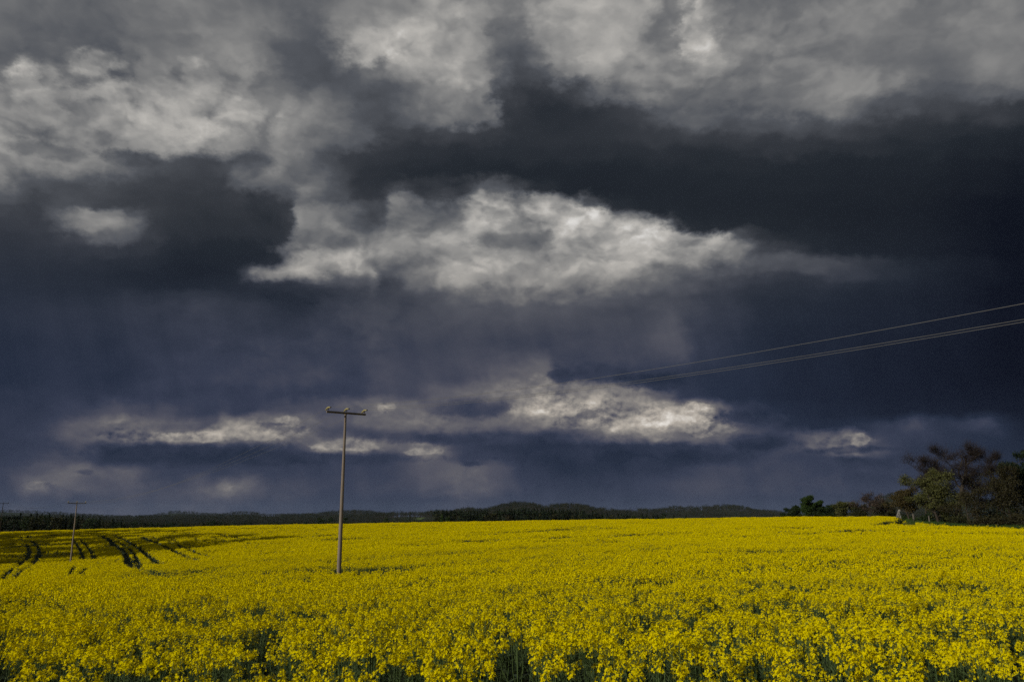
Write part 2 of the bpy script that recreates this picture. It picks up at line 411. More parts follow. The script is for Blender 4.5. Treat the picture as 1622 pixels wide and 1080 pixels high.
def varied(name, c0, c1, scale=3.0, rough=0.8, spec=0.2, rand=0.25, trans=0.0, detail=4, objrand=True):
    """base colour that wanders between two tones, piece by piece and along the surface"""
    m, N, b = principled(name, c0, rough, spec)
    geo = N.n('ShaderNodeNewGeometry')
    pos = geo.outputs['Position']
    f = N.noise(pos, scale, detail, 0.6)
    f = N.lin(f, 0.3, 0.7)
    isl = geo.outputs['Random Per Island']
    f = N.m('ADD', N.m('MULTIPLY', f, 1 - rand), N.m('MULTIPLY', isl, rand))
    if objrand:
        oi = N.n('ShaderNodeObjectInfo').outputs['Random']
        f = N.m('ADD', N.m('MULTIPLY', f, 0.7), N.m('MULTIPLY', oi, 0.3))
    c = N.mixc(f, c0, c1)
    N.put(b.inputs['Base Color'], c)
    if trans > 0:
        tr = N.n('ShaderNodeBsdfTranslucent'); N.put(tr.inputs[0], c)
        mx = N.n('ShaderNodeMixShader'); mx.inputs[0].default_value = trans
        N.t.links.new(b.outputs[0], mx.inputs[1]); N.t.links.new(tr.outputs[0], mx.inputs[2])
        N.t.links.new(mx.outputs[0], N.t.nodes['Material Output'].inputs[0])
    return m

# ---- value noise in numpy, for terrain and planting
_perm = RNG.random((256, 256))
def vnoise(x, y, s=1.0, o=4, seed=0):
    x = np.asarray(x, float) * s + seed * 17.3; y = np.asarray(y, float) * s + seed * 9.7
    r = 0; a = 0.5; tot = 0
    for _ in range(o):
        xi = np.floor(x).astype(int); yi = np.floor(y).astype(int)
        fx = x - xi; fy = y - yi
        fx = fx * fx * (3 - 2 * fx); fy = fy * fy * (3 - 2 * fy)
        g = lambda i, j: _perm[(xi + i) % 256, (yi + j) % 256]
        r = r + a * ((g(0, 0) * (1 - fx) + g(1, 0) * fx) * (1 - fy) + (g(0, 1) * (1 - fx) + g(1, 1) * fx) * fy)
        tot += a; a *= 0.5; x = x * 2.03 + 5.1; y = y * 2.03 + 1.7
    return r / tot

# ================================================================== the lie of the land
CROP_H = 1.25
PX = np.array([-900, -300, 0, 150, 300, 450, 600, 811, 1100, 1300, 1400, 1470, 1540, 1622, 2200], float)
DD = np.array([0, 6, 12, 25, 38, 60, 80, 100, 130, 170, 220, 300, 450], float)
# height of the flower tops against the eye, along 13 distances, for each bearing
TT = np.array([
 [-1.0, -1.05, -1.30, -2.1, -3.2, -5.0, -6.0, -6.5, -6.3, -5.6, -6.0, -9, -14],
 [-1.0, -1.05, -1.30, -2.1, -3.1, -4.8, -5.7, -6.1, -5.8, -4.9, -5.4, -9, -14],
 [-1.0, -1.06, -1.45, -2.25, -2.95, -4.4, -5.2, -5.45, -5.0, -3.85, -4.6, -8, -14],
 [-1.0, -1.06, -1.45, -2.2, -2.8, -4.0, -4.75, -4.95, -4.45, -3.35, -3.9, -8, -14],
 [-1.0, -1.06, -1.43, -2.15, -2.62, -3.35, -3.95, -4.0, -3.6, -2.85, -3.2, -7, -13],
 [-1.0, -1.06, -1.42, -2.1, -2.47, -2.98, -3.45, -3.45, -3.1, -2.4, -2.65, -6, -12],
 [-1.0, -1.06, -1.40, -2.04, -2.36, -2.78, -3.05, -3.0, -2.7, -2.15, -2.2, -5, -11],
 [-1.0, -1.05, -1.34, -1.86, -2.12, -2.4, -2.5, -2.4, -2.15, -1.8, -1.72, -5, -11],
 [-1.0, -1.05, -1.20, -1.6, -1.85, -2.02, -1.98, -1.85, -1.55, -1.1, -0.98, -4, -10],
 [-1.0, -1.05, -1.18, -1.52, -1.7, -1.72, -1.6, -1.38, -1.0, -0.52, -0.7, -3, -10],
 [-1.0, -1.05, -1.17, -1.5, -1.63, -1.6, -1.42, -1.1, -0.62, -0.35, -0.9, -3, -10],
 [-1.0, -1.05, -1.17, -1.48, -1.6, -1.58, -1.46, -1.28, -1.15, -1.0, -1.2, -3, -9],
 [-1.0, -1.05, -1.17, -1.48, -1.6, -1.6, -1.5, -1.42, -1.5, -1.6, -1.8, -3, -8],
 [-1.0, -1.05, -1.17, -1.48, -1.62, -1.65, -1.55, -1.5, -1.6, -1.7, -2.0, -3, -8],
 [-1.0, -1.05, -1.17, -1.48, -1.65, -1.7, -1.65, -1.6, -1.7, -1.8, -2.0, -3, -8]])
PAZ = np.array([math.atan2(ray(p, 830).x, 1.0) for p in PX])

def _cubic(t): return t * t * (3 - 2 * t)
def _hermite_D(D, tab):
    """monotone-ish cubic along distance for every bearing row; D (n,), tab rows (r, 13) -> (r, n)"""
    D = np.clip(D, 0, DD[-1] - 1e-3)
    i = np.clip(np.searchsorted(DD, D, side='right') - 1, 0, len(DD) - 2)
    h = np.diff(DD); sl = np.diff(tab, axis=1) / h
    m = np.empty_like(tab)
    m[:, 1:-1] = (sl[:, :-1] * h[1:] + sl[:, 1:] * h[:-1]) / (h[1:] + h[:-1])
    m[:, 0] = sl[:, 0]; m[:, -1] = sl[:, -1]
    t = (D - DD[i]) / h[i]
    h00 = 2 * t**3 - 3 * t**2 + 1; h10 = t**3 - 2 * t**2 + t; h01 = -2 * t**3 + 3 * t**2; h11 = t**3 - t**2
    return h00 * tab[:, i] + h10 * h[i] * m[:, i] + h01 * tab[:, i + 1] + h11 * h[i] * m[:, i + 1]

HILLS = []   # (px, row of the top, depth, half width px, half depth m)
def hill(px, py, D, wpx, dd):
    p = at_depth(px, py, D); HILLS.append((p.x, p.y, p.z, wpx / F * D, dd))
for h_ in [(820, 797, 1600, 80, 260), (900, 800, 1650, 80, 260), (740, 806, 1500, 60, 200), (960, 808, 1700, 70, 260),
           (1010, 808, 2200, 60, 260), (1090, 803, 2100, 90, 300), (1150, 803, 2200, 80, 300), (1210, 809, 2400, 70, 300),
           (640, 814, 2000, 90, 260), (700, 812, 1900, 60, 240), (560, 809, 2700, 80, 300), (480, 815, 2900, 80, 300), (420, 817, 2600, 60, 300),
           (1420, 786, 2400, 70, 400), (1500, 785, 2500, 120, 400),
           (275, 810, 3600, 34, 300), (300, 811, 3700, 30, 300), (330, 813, 3700, 50, 300), (385, 811, 3400, 44, 300), (440, 815, 3500, 60, 300), (190, 818, 4200, 60, 300), (150, 815, 3900, 40, 300), (90, 812, 3600, 60, 300),
           (0, 808, 3500, 120, 300), (-300, 802, 3200, 240, 400), (1800, 790, 2600, 300, 500)]:
    hill(*h_)

# field margin on the right: beyond it the land is a bank about as high as the flowers
EDGE = [at_depth(1432, 822, 156), at_depth(1440, 829, 122), at_depth(1470, 830, 108), at_depth(1540, 832, 102), at_depth(1622, 834, 98), at_depth(1900, 838, 88), at_depth(2600, 840, 78)]
E_A = np.array([math.atan2(p.x, p.y) for p in EDGE]); E_R = np.array([math.hypot(p.x, p.y) for p in EDGE])

def ground_z(x, y):
    """height of the soil at world x, y (arrays)"""
    x = np.atleast_1d(np.asarray(x, float)); y = np.atleast_1d(np.asarray(y, float))
    r = np.hypot(x, y); a = np.arctan2(x, y)
    ac = np.clip(a, PAZ[0], PAZ[-1])
    D = r * np.cos(ac)
    rowsv = _hermite_D(np.minimum(D, 449.9), TT)
    j = np.clip(np.searchsorted(PAZ, ac, side='right') - 1, 0, len(PAZ) - 2)
    t = np.clip((ac - PAZ[j]) / (PAZ[j + 1] - PAZ[j]), 0, 1)
    n = np.arange(len(x))
    f = rowsv[j, n] * (1 - t) + rowsv[j + 1, n] * t
    # behind the camera: level land
    back = _cubic(np.clip((np.abs(a) - 1.2) / 0.8, 0, 1))
    f = f * (1 - back) + (-1.05) * back
    near = EYE + f - CROP_H
    near = near + (vnoise(x, y, 0.08, 3) - 0.5) * 0.25 * np.clip(r / 30, 0, 1)
    far = -13.0 + (vnoise(x, y, 0.004, 4, 3) - 0.5) * 7
    er = np.interp(a, E_A, E_R)
    near = near + np.where((a > E_A[0] - 0.003) & (a < 1.1), _cubic(np.clip((r - er + 1.0) / 3.5, 0, 1)) * 1.12, 0.0)
    tb = _cubic(np.clip((D - 300) / 150, 0, 1))
    z = near * (1 - tb) + far * tb
    add = np.zeros_like(z)
    for hx, hy, hz, sw, sd in HILLS:
        ux, uy = hx / math.hypot(hx, hy), hy / math.hypot(hx, hy)
        al = (x - hx) * ux + (y - hy) * uy
        ac_ = (x - hx) * uy - (y - hy) * ux
        g = (hz + 13.0 - 9.0) * np.exp(-0.5 * (al / sd) ** 2 - 0.5 * (ac_ / (sw * 0.52)) ** 2)
        add = np.maximum(add, g) + 0.25 * np.minimum(add, g)
    return z + add * tb

def gz(x, y): return float(ground_z([x], [y])[0])

def hit(px, py, Dmin=3.0, Dmax=260.0, lift=CROP_H):
    """where the sight line of a pixel meets the crop top (or the soil with lift=0)"""
    d = ray(px, py)
    D = np.linspace(Dmin, Dmax, 1600)
    h = ground_z(d.x * D, D) + lift - (EYE + d.z * D)
    k = np.nonzero(h >= 0)[0]
    if not len(k): return d.x * Dmax, Dmax
    return d.x * D[k[0]], D[k[0]]

# ------------------------------------------------------------------ ground sheet
def soil_material():
    m, N, b = principled('soil_and_grass', (0.05, 0.05, 0.02), 0.95, 0.1)
    pos = N.n('ShaderNodeNewGeometry').outputs['Position']
    n1 = N.noise(pos, 0.9, 6, 0.65); n2 = N.noise(pos, 0.013, 4, 0.6); n3 = N.noise(pos, 9.0, 4, 0.6)
    near = N.mixc(N.lin(n1, 0.35, 0.65), (0.030, 0.040, 0.016), (0.030, 0.055, 0.018))
    near = N.mixc(N.lin(n3, 0.3, 0.7, 0, 0.5), near, (0.05, 0.045, 0.028))
    far = N.mixc(N.lin(n2, 0.40, 0.60), (0.028, 0.040, 0.018), (0.040, 0.058, 0.022))
    far = N.mixc(N.lin(N.noise(pos, 0.05, 6, 0.7), 0.35, 0.7), far, (0.03, 0.034, 0.018))
    r = N.v('LENGTH', pos)
    c = N.mixc(N.lin(r, 230, 330), near, far)
    N.put(b.inputs['Base Color'], c)
    bp = N.n('ShaderNodeBump'); bp.inputs['Strength'].default_value = 0.6; bp.inputs['Distance'].default_value = 0.06
    N.put(bp.inputs['Height'], n3); N.t.links.new(bp.outputs[0], b.inputs['Normal'])
    return m

def build_ground():
    rr = np.concatenate([np.linspace(0.6, 12, 18), np.geomspace(12.6, 260, 90), np.geomspace(266, 900, 44), np.geomspace(915, 5000, 110), np.geomspace(5150, 6500, 5)])
    fa = np.radians(np.arange(-42, 42.01, 0.22)); ba = np.radians(np.arange(44, 318, 3.0))
    aa = np.concatenate([fa, ba]); na = len(aa)
    R, A = np.meshgrid(rr, aa, indexing='ij')
    X, Y = (R * np.sin(A)).ravel(), (R * np.cos(A)).ravel()
    Z = ground_z(X, Y)
    V = np.stack([X, Y, Z], 1)
    c = len(V)
    V = np.vstack([V, [[0, 0, gz(0, 0.01)]]])
    i = np.arange(len(rr) * na).reshape(len(rr), na)
    Q = np.stack([i[:-1], i[1:], np.roll(i[1:], -1, 1), np.roll(i[:-1], -1, 1)], -1).reshape(-1, 4)
    faces = Q.tolist() + [[c, int(i[0, k]), int(i[0, (k + 1) % na])] for k in range(na)]
    me = mesh_from('ground', V, faces, soil_material(), smooth=True)
    link('ground', me, kind='structure')
build_ground()

# ================================================================== rapeseed crop
def petal_material():
    m, N, b = principled('rape_petal', (0.78, 0.66, 0.001), 0.8, 0.0)
    g = N.n('ShaderNodeNewGeometry')
    f = g.outputs['Random Per Island']
    oi = N.n('ShaderNodeObjectInfo').outputs['Random']
    c = N.mixc(f, (0.86, 0.70, 0.001), (0.74, 0.63, 0.001))
    c = N.mixc(N.m('MULTIPLY', oi, 0.5), c, (0.70, 0.57, 0.001))
    N.put(b.inputs['Base Color'], c)
    tr = N.n('ShaderNodeBsdfTranslucent'); N.put(tr.inputs[0], c)
    mx = N.n('ShaderNodeMixShader'); mx.inputs[0].default_value = 0.25
    N.t.links.new(b.outputs[0], mx.inputs[1]); N.t.links.new(tr.outputs[0], mx.inputs[2])
    N.t.links.new(mx.outputs[0], N.t.nodes['Material Output'].inputs[0])
    return m
M_PETAL = petal_material()
M_STEM = varied('rape_stem', (0.045, 0.075, 0.020), (0.075, 0.11, 0.030), 8, 0.6, 0.25, 0.5)
M_LEAF = varied('rape_leaf', (0.026, 0.048, 0.020), (0.045, 0.070, 0.034), 8, 0.55, 0.3, 0.6, trans=0.15)
M_BUD = varied('rape_bud', (0.16, 0.19, 0.020), (0.26, 0.26, 0.02), 8, 0.6, 0.2, 0.6)
CROP_MATS = [M_PETAL, M_STEM, M_LEAF, M_BUD]

def frames(n, rng, tilt=0.6):
    """n random frames whose normal leans up; returns u, v, nrm (n,3)"""
    nr = rng.normal(size=(n, 3)) * tilt; nr[:, 2] += 1.0
    nr /= np.linalg.norm(nr, axis=1, keepdims=True)
    a = rng.normal(size=(n, 3)); u = np.cross(nr, a); u /= np.linalg.norm(u, axis=1, keepdims=True)
    return u, np.cross(nr, u), nr

def flowers(S, c, size, rng, out=None, detail=True):
    n = len(c)
    if out is None: u, v, nr = frames(n, rng)
    else:
        nr = out + rng.normal(size=(n, 3)) * 0.35; nr /= np.linalg.norm(nr, axis=1, keepdims=True) + 1e-9
        a = rng.normal(size=(n, 3)); u = np.cross(nr, a); u /= np.linalg.norm(u, axis=1, keepdims=True) + 1e-9
        v = np.cross(nr, u)
    s = (size * rng.uniform(0.8, 1.2, n))[:, None]
    if detail:      # four petals, tips lifted
        for p, q in ((u, v), (v, -u), (-u, -v), (-v, u)):
            P = np.stack([c, c + (p * 0.50 + q * 0.34) * s + nr * s * 0.12, c + p * s + nr * s * 0.22, c + (p * 0.50 - q * 0.34) * s + nr * s * 0.12], 1)
            S.quads(P, 0)
    else:
        P = np.stack([c - u * s, c - v * s * 0.8, c + u * s, c + v * s * 0.8], 1)
        S.quads(P, 0)

def leaf(S, base, d, L, W, rng, mat=2, droop=0.5):
    d = d / (np.linalg.norm(d) + 1e-9)
    side = np.cross(d, [0, 0, 1.0]); side /= np.linalg.norm(side) + 1e-9
    pts = [base + d * L * t + np.array([0, 0, -droop * L * t * t]) for t in (0, 0.35, 0.7, 1.0)]
    ws = [0.12, 1.0, 0.75, 0.05]
    Q = []
    for k in range(3):
        Q.append([pts[k] - side * W * ws[k], pts[k + 1] - side * W * ws[k + 1], pts[k + 1] + side * W * ws[k + 1], pts[k] + side * W * ws[k]])
    S.quads(Q, mat)

def rape_plant(seed, lod):
    rng = np.random.default_rng(seed)
    S = Soup()
    H = CROP_H * rng.uniform(0.94, 1.06)
    lean = rng.normal(size=2) * 0.06
    stem = lambda t: np.array([lean[0] * t * t, lean[1] * t * t, H * t])
    S.tube([stem(t) for t in (0, 0.5, 1.0 - 0.04)], [0.008, 0.006, 0.003], 3 if lod else 4, 1)
    nb = 5
    tips = [(stem(0.97), 1.0)]
    for k in range(nb):
        t0 = rng.uniform(0.45, 0.8); a = k * 2.4 + rng.uniform(-0.5, 0.5)
        out = rng.uniform(0.05, 0.19); h = rng.uniform(0.84, 0.99) * H
        b0 = stem(t0); tip = np.array([b0[0] + math.cos(a) * out, b0[1] + math.sin(a) * out, h])
        mid = (b0 + tip) / 2 + np.array([math.cos(a), math.sin(a), -0.3]) * 0.03
        S.tube([b0, mid, tip], [0.004, 0.003, 0.002], 3, 1)
        tips.append((tip, rng.uniform(0.4, 1.0)))
        if lod < 2:
            leaf(S, b0, np.array([math.cos(a + 0.4), math.sin(a + 0.4), 0.7]), rng.uniform(0.08, 0.16), 0.018, rng, 2)
    for k in range(9 if lod == 0 else 5):     # lower leaves
        t0 = rng.uniform(0.15, 0.62); a = rng.uniform(0, 6.28)
        leaf(S, stem(t0), np.array([math.cos(a), math.sin(a), 0.55]), rng.uniform(0.14, 0.28), rng.uniform(0.03, 0.05), rng, 2, 0.6)
    for tip, sz in tips:
        if lod == 0:
            n = int(rng.integers(20, 34) * sz) + 5
            ln = rng.uniform(0.05, 0.10)
            th = rng.uniform(0, 6.28, n); zz = rng.uniform(0, 1, n)
            rad = (0.038 - 0.020 * zz) * rng.uniform(0.75, 1.15, n)
            o = np.stack([np.cos(th), np.sin(th), 0.4 + zz * 0.8], 1); o /= np.linalg.norm(o, axis=1, keepdims=True)
            c = tip + np.stack([np.cos(th) * rad, np.sin(th) * rad, zz * ln], 1)
            flowers(S, c, 0.0118, rng, o)
            # buds on top
            nbud = 9
            cb = tip + np.array([0, 0, ln]) + rng.normal(size=(nbud, 3)) * [0.006, 0.006, 0.004]
            u, v, nr = frames(nbud, rng, 1.2); s = 0.0042
            S.quads(np.stack([cb - u * s, cb - v * s, cb + u * s, cb + v * s], 1), 3)
            S.quads(np.stack([cb - u * s, cb - nr * s, cb + u * s, cb + nr * s], 1), 3)
            # young pods and stalks below the flowers
            m = 9
            th = rng.uniform(0, 6.28, m); z0 = -rng.uniform(0.01, 0.16, m)
            b0 = tip + np.stack([0 * th, 0 * th, z0], 1)
            e = b0 + np.stack([np.cos(th) * 0.028, np.sin(th) * 0.028, np.full(m, 0.022)], 1)
            wv = np.array([0, 0, 0.0016])
            S.quads(np.stack([b0 - wv, e - wv, e + wv, b0 + wv], 1), 1)
        else:
            n = int(11 * sz) + 3
            th = rng.uniform(0, 6.28, n); zz = rng.uniform(0, 1, n)
            rad = (0.032 - 0.016 * zz)
            o = np.stack([np.cos(th), np.sin(th), 0.3 + zz], 1); o /= np.linalg.norm(o, axis=1, keepdims=True)
            c = tip + np.stack([np.cos(th) * rad, np.sin(th) * rad, zz * 0.075], 1)
            flowers(S, c, 0.0155, rng, o, detail=False)
    return S.build('rape_plant', CROP_MATS)

def rape_patch(seed, size=1.0, nfl=230, q=0.034, nleaf=60):
    """a square metre or so of far crop: ragged yellow tops over dark green"""
    rng = np.random.default_rng(seed); S = Soup()
    nc = max(4, int(26 * size * size))
    cx, cy = rng.uniform(-size / 2, size / 2, (2, nc)); hh = CROP_H * rng.uniform(0.88, 1.04, nc)
    k = rng.integers(0, nc, nfl)
    th = rng.uniform(0, 6.28, nfl); zz = rng.uniform(0, 1, nfl); rad = rng.uniform(0.02, 0.10, nfl)
    c = np.stack([cx[k] + np.cos(th) * rad, cy[k] + np.sin(th) * rad, hh[k] - zz ** 1.5 * 0.20], 1)
    o = np.stack([np.cos(th) * 0.7, np.sin(th) * 0.7, 0.9 - zz * 0.5], 1); o /= np.linalg.norm(o, axis=1, keepdims=True)
    flowers(S, c, q, rng, o, detail=False)
    n = nleaf
    c = np.stack([rng.uniform(-size / 2, size / 2, n), rng.uniform(-size / 2, size / 2, n), CROP_H * rng.uniform(0.45, 0.85, n)], 1)
    u, v, nr = frames(n, rng, 0.9); s = 0.10
    S.quads(np.stack([c - u * s, c - v * s * 0.5, c + u * s, c + v * s * 0.5], 1), 2)
    return S.build('rape_patch', CROP_MATS)

# wheel tracks and bare strips, drawn on the ground where the photograph shows them
TRACKS = []      # (points in x, y ; half width m ; y_min..)
def track(pix, w, **k):
    P = np.array([hit(px, py, **k) for px, py in pix])
    TRACKS.append((P, w * 0.5))
for pts, w in [
    ([(29, 849), (40, 857), (46, 868), (44, 880), (30, 893), (12, 905), (-12, 920)], 0.55),
    ([(42, 848), (54, 857), (62, 868), (60, 882), (48, 894), (30, 905), (8, 920)], 0.55),
    ([(113, 850), (123, 862), (130, 874), (131, 885)], 0.55),
    ([(126, 852), (140, 865), (147, 876), (150, 885)], 0.55),
    ([(120, 894), (113, 902), (116, 912)], 0.5),
    ([(137, 896), (130, 904), (134, 911)], 0.55),
    ([(148, 845), (165, 851), (182, 862), (196, 872), (203, 886), (215, 898), (240, 904), (275, 907)], 0.8),
    ([(160, 845), (180, 854), (197, 862), (212, 876), (229, 896)], 0.5),
    ([(180, 846), (203, 856), (222, 868), (244, 885), (262, 893)], 0.75),
    ([(225, 848), (248, 858), (275, 870), (310, 884)], 0.62),
    ([(238, 848), (266, 856), (300, 868), (332, 880)], 0.62),
    ([(262, 848), (284, 857), (316, 866)], 0.55),
    ([(200, 842), (226, 851), (262, 862)], 0.35),
    ([(345, 845), (380, 850), (420, 853)], 0.9), ([(330, 849), (372, 856), (420, 860)], 0.8), ([(300, 850), (345, 860)], 0.6),
    ([(0, 850), (50, 848), (110, 846)], 3.4),
    ([(-10, 918), (40, 914), (90, 912), (135, 908), (200, 897)], 1.6),
    ([(452, 902), (500, 900), (540, 898.5), (575, 899.5), (632, 901)], 3.3),
    ([(1352, 826.5), (1385, 825.2), (1412, 823.6)], 1.5), ([(1378, 829.5), (1400, 827), (1430, 823.5)], 1.6), ([(1385, 832), (1402, 828)], 0.9),
    ([(1440, 824), (1432, 828), (1440, 830)], 2.6),
    ]:
    track(pts, w)

def seg_dist(x, y, P):
    d = np.full(len(x), 1e9)
    for a, b in zip(P[:-1], P[1:]):
        ab = b - a; L = (ab ** 2).sum() + 1e-9
        t = np.clip(((x - a[0]) * ab[0] + (y - a[1]) * ab[1]) / L, 0, 1)
        d = np.minimum(d, np.hypot(x - a[0] - ab[0] * t, y - a[1] - ab[1] * t))
    return d

def smooth_poly(P, n=6):
    P = np.asarray(P, float)
    if len(P) < 3: return P
    Q = np.vstack([2 * P[0] - P[1], P, 2 * P[-1] - P[-2]]); out = []
    for i in range(1, len(Q) - 2):
        for t in np.linspace(0, 1, n, endpoint=False):
            p0, p1, p2, p3 = Q[i - 1:i + 3]
            out.append(0.5 * (2 * p1 + (p2 - p0) * t + (2 * p0 - 5 * p1 + 4 * p2 - p3) * t * t + (3 * p1 - p0 - 3 * p2 + p3) * t ** 3))
    out.append(P[-1]); return np.array(out)

def in_field(x, y):
    r = np.hypot(x, y); a = np.arctan2(x, y)
    rmax = np.where(a > E_A[0] - 0.006, np.interp(a, E_A, E_R), 262.0)
    return (r < rmax) & (y > -2)

POLE_XY = []     # filled with pole feet so that no plant grows through them
def scatter(r0, r1, dens, amax, rng):
    n = int(dens * amax * (r1 ** 2 - r0 ** 2))
    r = np.sqrt(rng.uniform(r0 ** 2, r1 ** 2, n)); a = rng.uniform(-amax, amax, n)
    x, y = r * np.sin(a), r * np.cos(a)
    ok = in_field(x, y)
    for P, w in TRACKS_S:
        bb = (x > P[:, 0].min() - 4) & (x < P[:, 0].max() + 4) & (y > P[:, 1].min() - 4) & (y < P[:, 1].max() + 4)
        k = np.nonzero(bb & ok)[0]
        if len(k):
            wob = w * (0.9 + 0.2 * vnoise(x[k], y[k], 0.8, 2)) + 0.08
            ok[k[seg_dist(x[k], y[k], P) < wob]] = False
    for px_, py_ in POLE_XY:
        ok &= np.hypot(x - px_, y - py_) > 0.35
    return x[ok], y[ok]

def crop_object(name, protos, x, y, h, s, lift, rng):
    n = len(x)
    me = bpy.data.meshes.new(name)
    me.vertices.add(n)
    me.vertices.foreach_set('co', np.stack([x, y, ground_z(x, y) + lift], 1).astype(np.float32).ravel())
    def attr(nm, typ, val, key='value'):
        at = me.attributes.new(nm, typ, 'POINT'); at.data.foreach_set(key, val)
    attr('pick', 'INT', rng.integers(0, len(protos), n).astype(np.int32))
    rot = np.stack([rng.normal(0, 0.05, n), rng.normal(0, 0.05, n), rng.uniform(0, 6.283, n)], 1).astype(np.float32)
    attr('turn', 'FLOAT_VECTOR', rot.ravel(), 'vector')
    sc = np.stack([s, s, h], 1).astype(np.float32)
    attr('size', 'FLOAT_VECTOR', sc.ravel(), 'vector')
    o = link(name, me)
    for m in CROP_MATS: me.materials.append(m)
    lib = bpy.data.collections.new(name + '_plants')
    for i, pm in enumerate(protos):
        po = bpy.data.objects.new('rape_plant_%02d' % i, pm); lib.objects.link(po)
    instance_nodes(o, lib)
    return o

def instance_nodes(o, lib):
    g = bpy.data.node_groups.new(o.name + '_spread', 'GeometryNodeTree')
    g.interface.new_socket('Geometry', in_out='INPUT', socket_type='NodeSocketGeometry')
    g.interface.new_socket('Geometry', in_out='OUTPUT', socket_type='NodeSocketGeometry')
    nd, lk = g.nodes, g.links
    gi = nd.new('NodeGroupInput'); go = nd.new('NodeGroupOutput')
    mp = nd.new('GeometryNodeMeshToPoints'); lk.new(gi.outputs[0], mp.inputs[0])
    ci = nd.new('GeometryNodeCollectionInfo'); ci.inputs['Collection'].default_value = lib
    ci.inputs['Separate Children'].default_value = True; ci.inputs['Reset Children'].default_value = True
    ip = nd.new('GeometryNodeInstanceOnPoints')
    lk.new(mp.outputs[0], ip.inputs['Points']); lk.new(ci.outputs[0], ip.inputs['Instance'])
    ip.inputs['Pick Instance'].default_value = True
    def na(nm, typ):
        a = nd.new('GeometryNodeInputNamedAttribute'); a.data_type = typ; a.inputs['Name'].default_value = nm
        return a.outputs['Attribute']
    lk.new(na('pick', 'INT'), ip.inputs['Instance Index'])
    lk.new(na('turn', 'FLOAT_VECTOR'), ip.inputs['Rotation'])
    lk.new(na('size', 'FLOAT_VECTOR'), ip.inputs['Scale'])
    lk.new(ip.outputs[0], go.inputs[0])
    md = o.modifiers.new('spread', 'NODES'); md.node_group = g

# ---- poles stand in the crop: their feet are needed first
P1 = at_depth(537, 902, 38.0)
P2 = at_depth(112, 888, 97.0)
LDIR = Vector((P1.x - P2.x, P1.y - P2.y, 0)); SPAN = LDIR.length; LDIR.normalize()
P0 = Vector((P1.x, P1.y, 0)) + LDIR * SPAN
P3 = at_depth(-4, 870, 168.0)
for p in (P0, P1, P2, P3): POLE_XY.append((p.x, p.y))
TRACKS_S = [(smooth_poly(P), w) for P, w in TRACKS]

def build_crop():
    rng = np.random.default_rng(5)
    def grow(r0, r1, dens, amax, protos, name, patchy=0.16, sc=1.0, kthin=1.0, gk=1.0):
        x, y = scatter(r0, r1, dens, amax, rng)
        big = vnoise(x, y, 0.35, 4, 7); broad = vnoise(x, y, 0.07, 3, 9)
        gap = vnoise(x, y, 0.9, 3, 4); streak = vnoise(x, y * 1.6, 0.16, 4, 12)
        thin = np.clip(streak - 0.56, 0, 1) * 9.0 * kthin; gap = 0.57 + (gap - 0.57) * gk
        keep = rng.random(len(x)) < np.clip(1.2 - np.clip(gap - 0.57, 0, 1) * 4.5 - np.clip(broad - 0.58, 0, 1) * 2.0 - thin, 0.22, 1)
        big = big - np.clip(streak - 0.54, 0, 1) * 1.8 * kthin
        x, y, big, broad = x[keep], y[keep], big[keep], broad[keep]
        h = 1.0 + (big - 0.5) * patchy * 2 + (broad - 0.5) * 0.16 + rng.normal(0, 0.045, len(x))
        s = sc * rng.uniform(0.88, 1.15, len(x))
        return crop_object(name, protos, x, y, np.clip(h, 0.72, 1.2), s, 0.0, rng)
    near = [rape_plant(100 + i, 0) for i in range(7)]
    mid = [rape_plant(200 + i, 1) for i in range(7)]
    farn = [rape_patch(300 + i, 0.32, 34, 0.029, 9) for i in range(8)]
    far = [rape_patch(310 + i) for i in range(6)]
    a0 = grow(3.2, 8.5, 9.0, 1.0, near, 'rapeseed_crop', 0.19, kthin=0.1, gk=0.2)
    a = grow(8.5, 20, 12.5, 0.95, near, 'rapeseed_crop', 0.17, kthin=0.3, gk=0.4)
    b = grow(20, 66, 15, 0.74, mid, 'rapeseed_crop', 0.14, kthin=0.7, gk=0.8)
    c = grow(66, 165, 13.0, 0.72, farn, 'rapeseed_crop', 0.15, kthin=1.7)
    d = grow(165, 262, 2.0, 0.72, far, 'rapeseed_crop', 0.14, kthin=2.2)
    for o in (a0, a, b, c, d): o['kind'] = 'stuff'
    return a0, a, b, c, d
CROP = build_crop()

# ================================================================== trees
def bark(name, c0, c1): return varied(name, c0, c1, 4.0, 0.9, 0.1, 0.3)
M_BARK = bark('bark_dark', (0.030, 0.024, 0.018), (0.060, 0.048, 0.036))
M_BARK_PALE = bark('bark_grey', (0.085, 0.075, 0.058), (0.14, 0.125, 0.10))
M_TWIG = bark('twig_brown', (0.018, 0.014, 0.012), (0.034, 0.025, 0.021))
def leafm(name, a, b, trans=0.2): return varied(name, a, b, 0.9, 0.7, 0.15, 0.6, trans)
M_L = {
 'olive': leafm('leaf_olive', (0.060, 0.064, 0.018), (0.110, 0.112, 0.034)),
 'bright': leafm('leaf_fresh_green', (0.030, 0.055, 0.010), (0.052, 0.085, 0.016)),
 'deep': leafm('leaf_deep_green', (0.016, 0.028, 0.009), (0.032, 0.050, 0.014)),
 'brown': leafm('leaf_orange_brown', (0.052, 0.040, 0.015), (0.092, 0.070, 0.024)),
 'pink': leafm('blossom_dusky_pink', (0.060, 0.044, 0.030), (0.13, 0.095, 0.075)),
 'rust': leafm('leaf_rust', (0.026, 0.024, 0.010), (0.052, 0.044, 0.017)),
 'conifer': leafm('needle_dark', (0.010, 0.017, 0.008), (0.022, 0.034, 0.013), 0.05),
 'mixed': leafm('leaf_mixed_wood', (0.020, 0.024, 0.010), (0.055, 0.055, 0.018)),
}

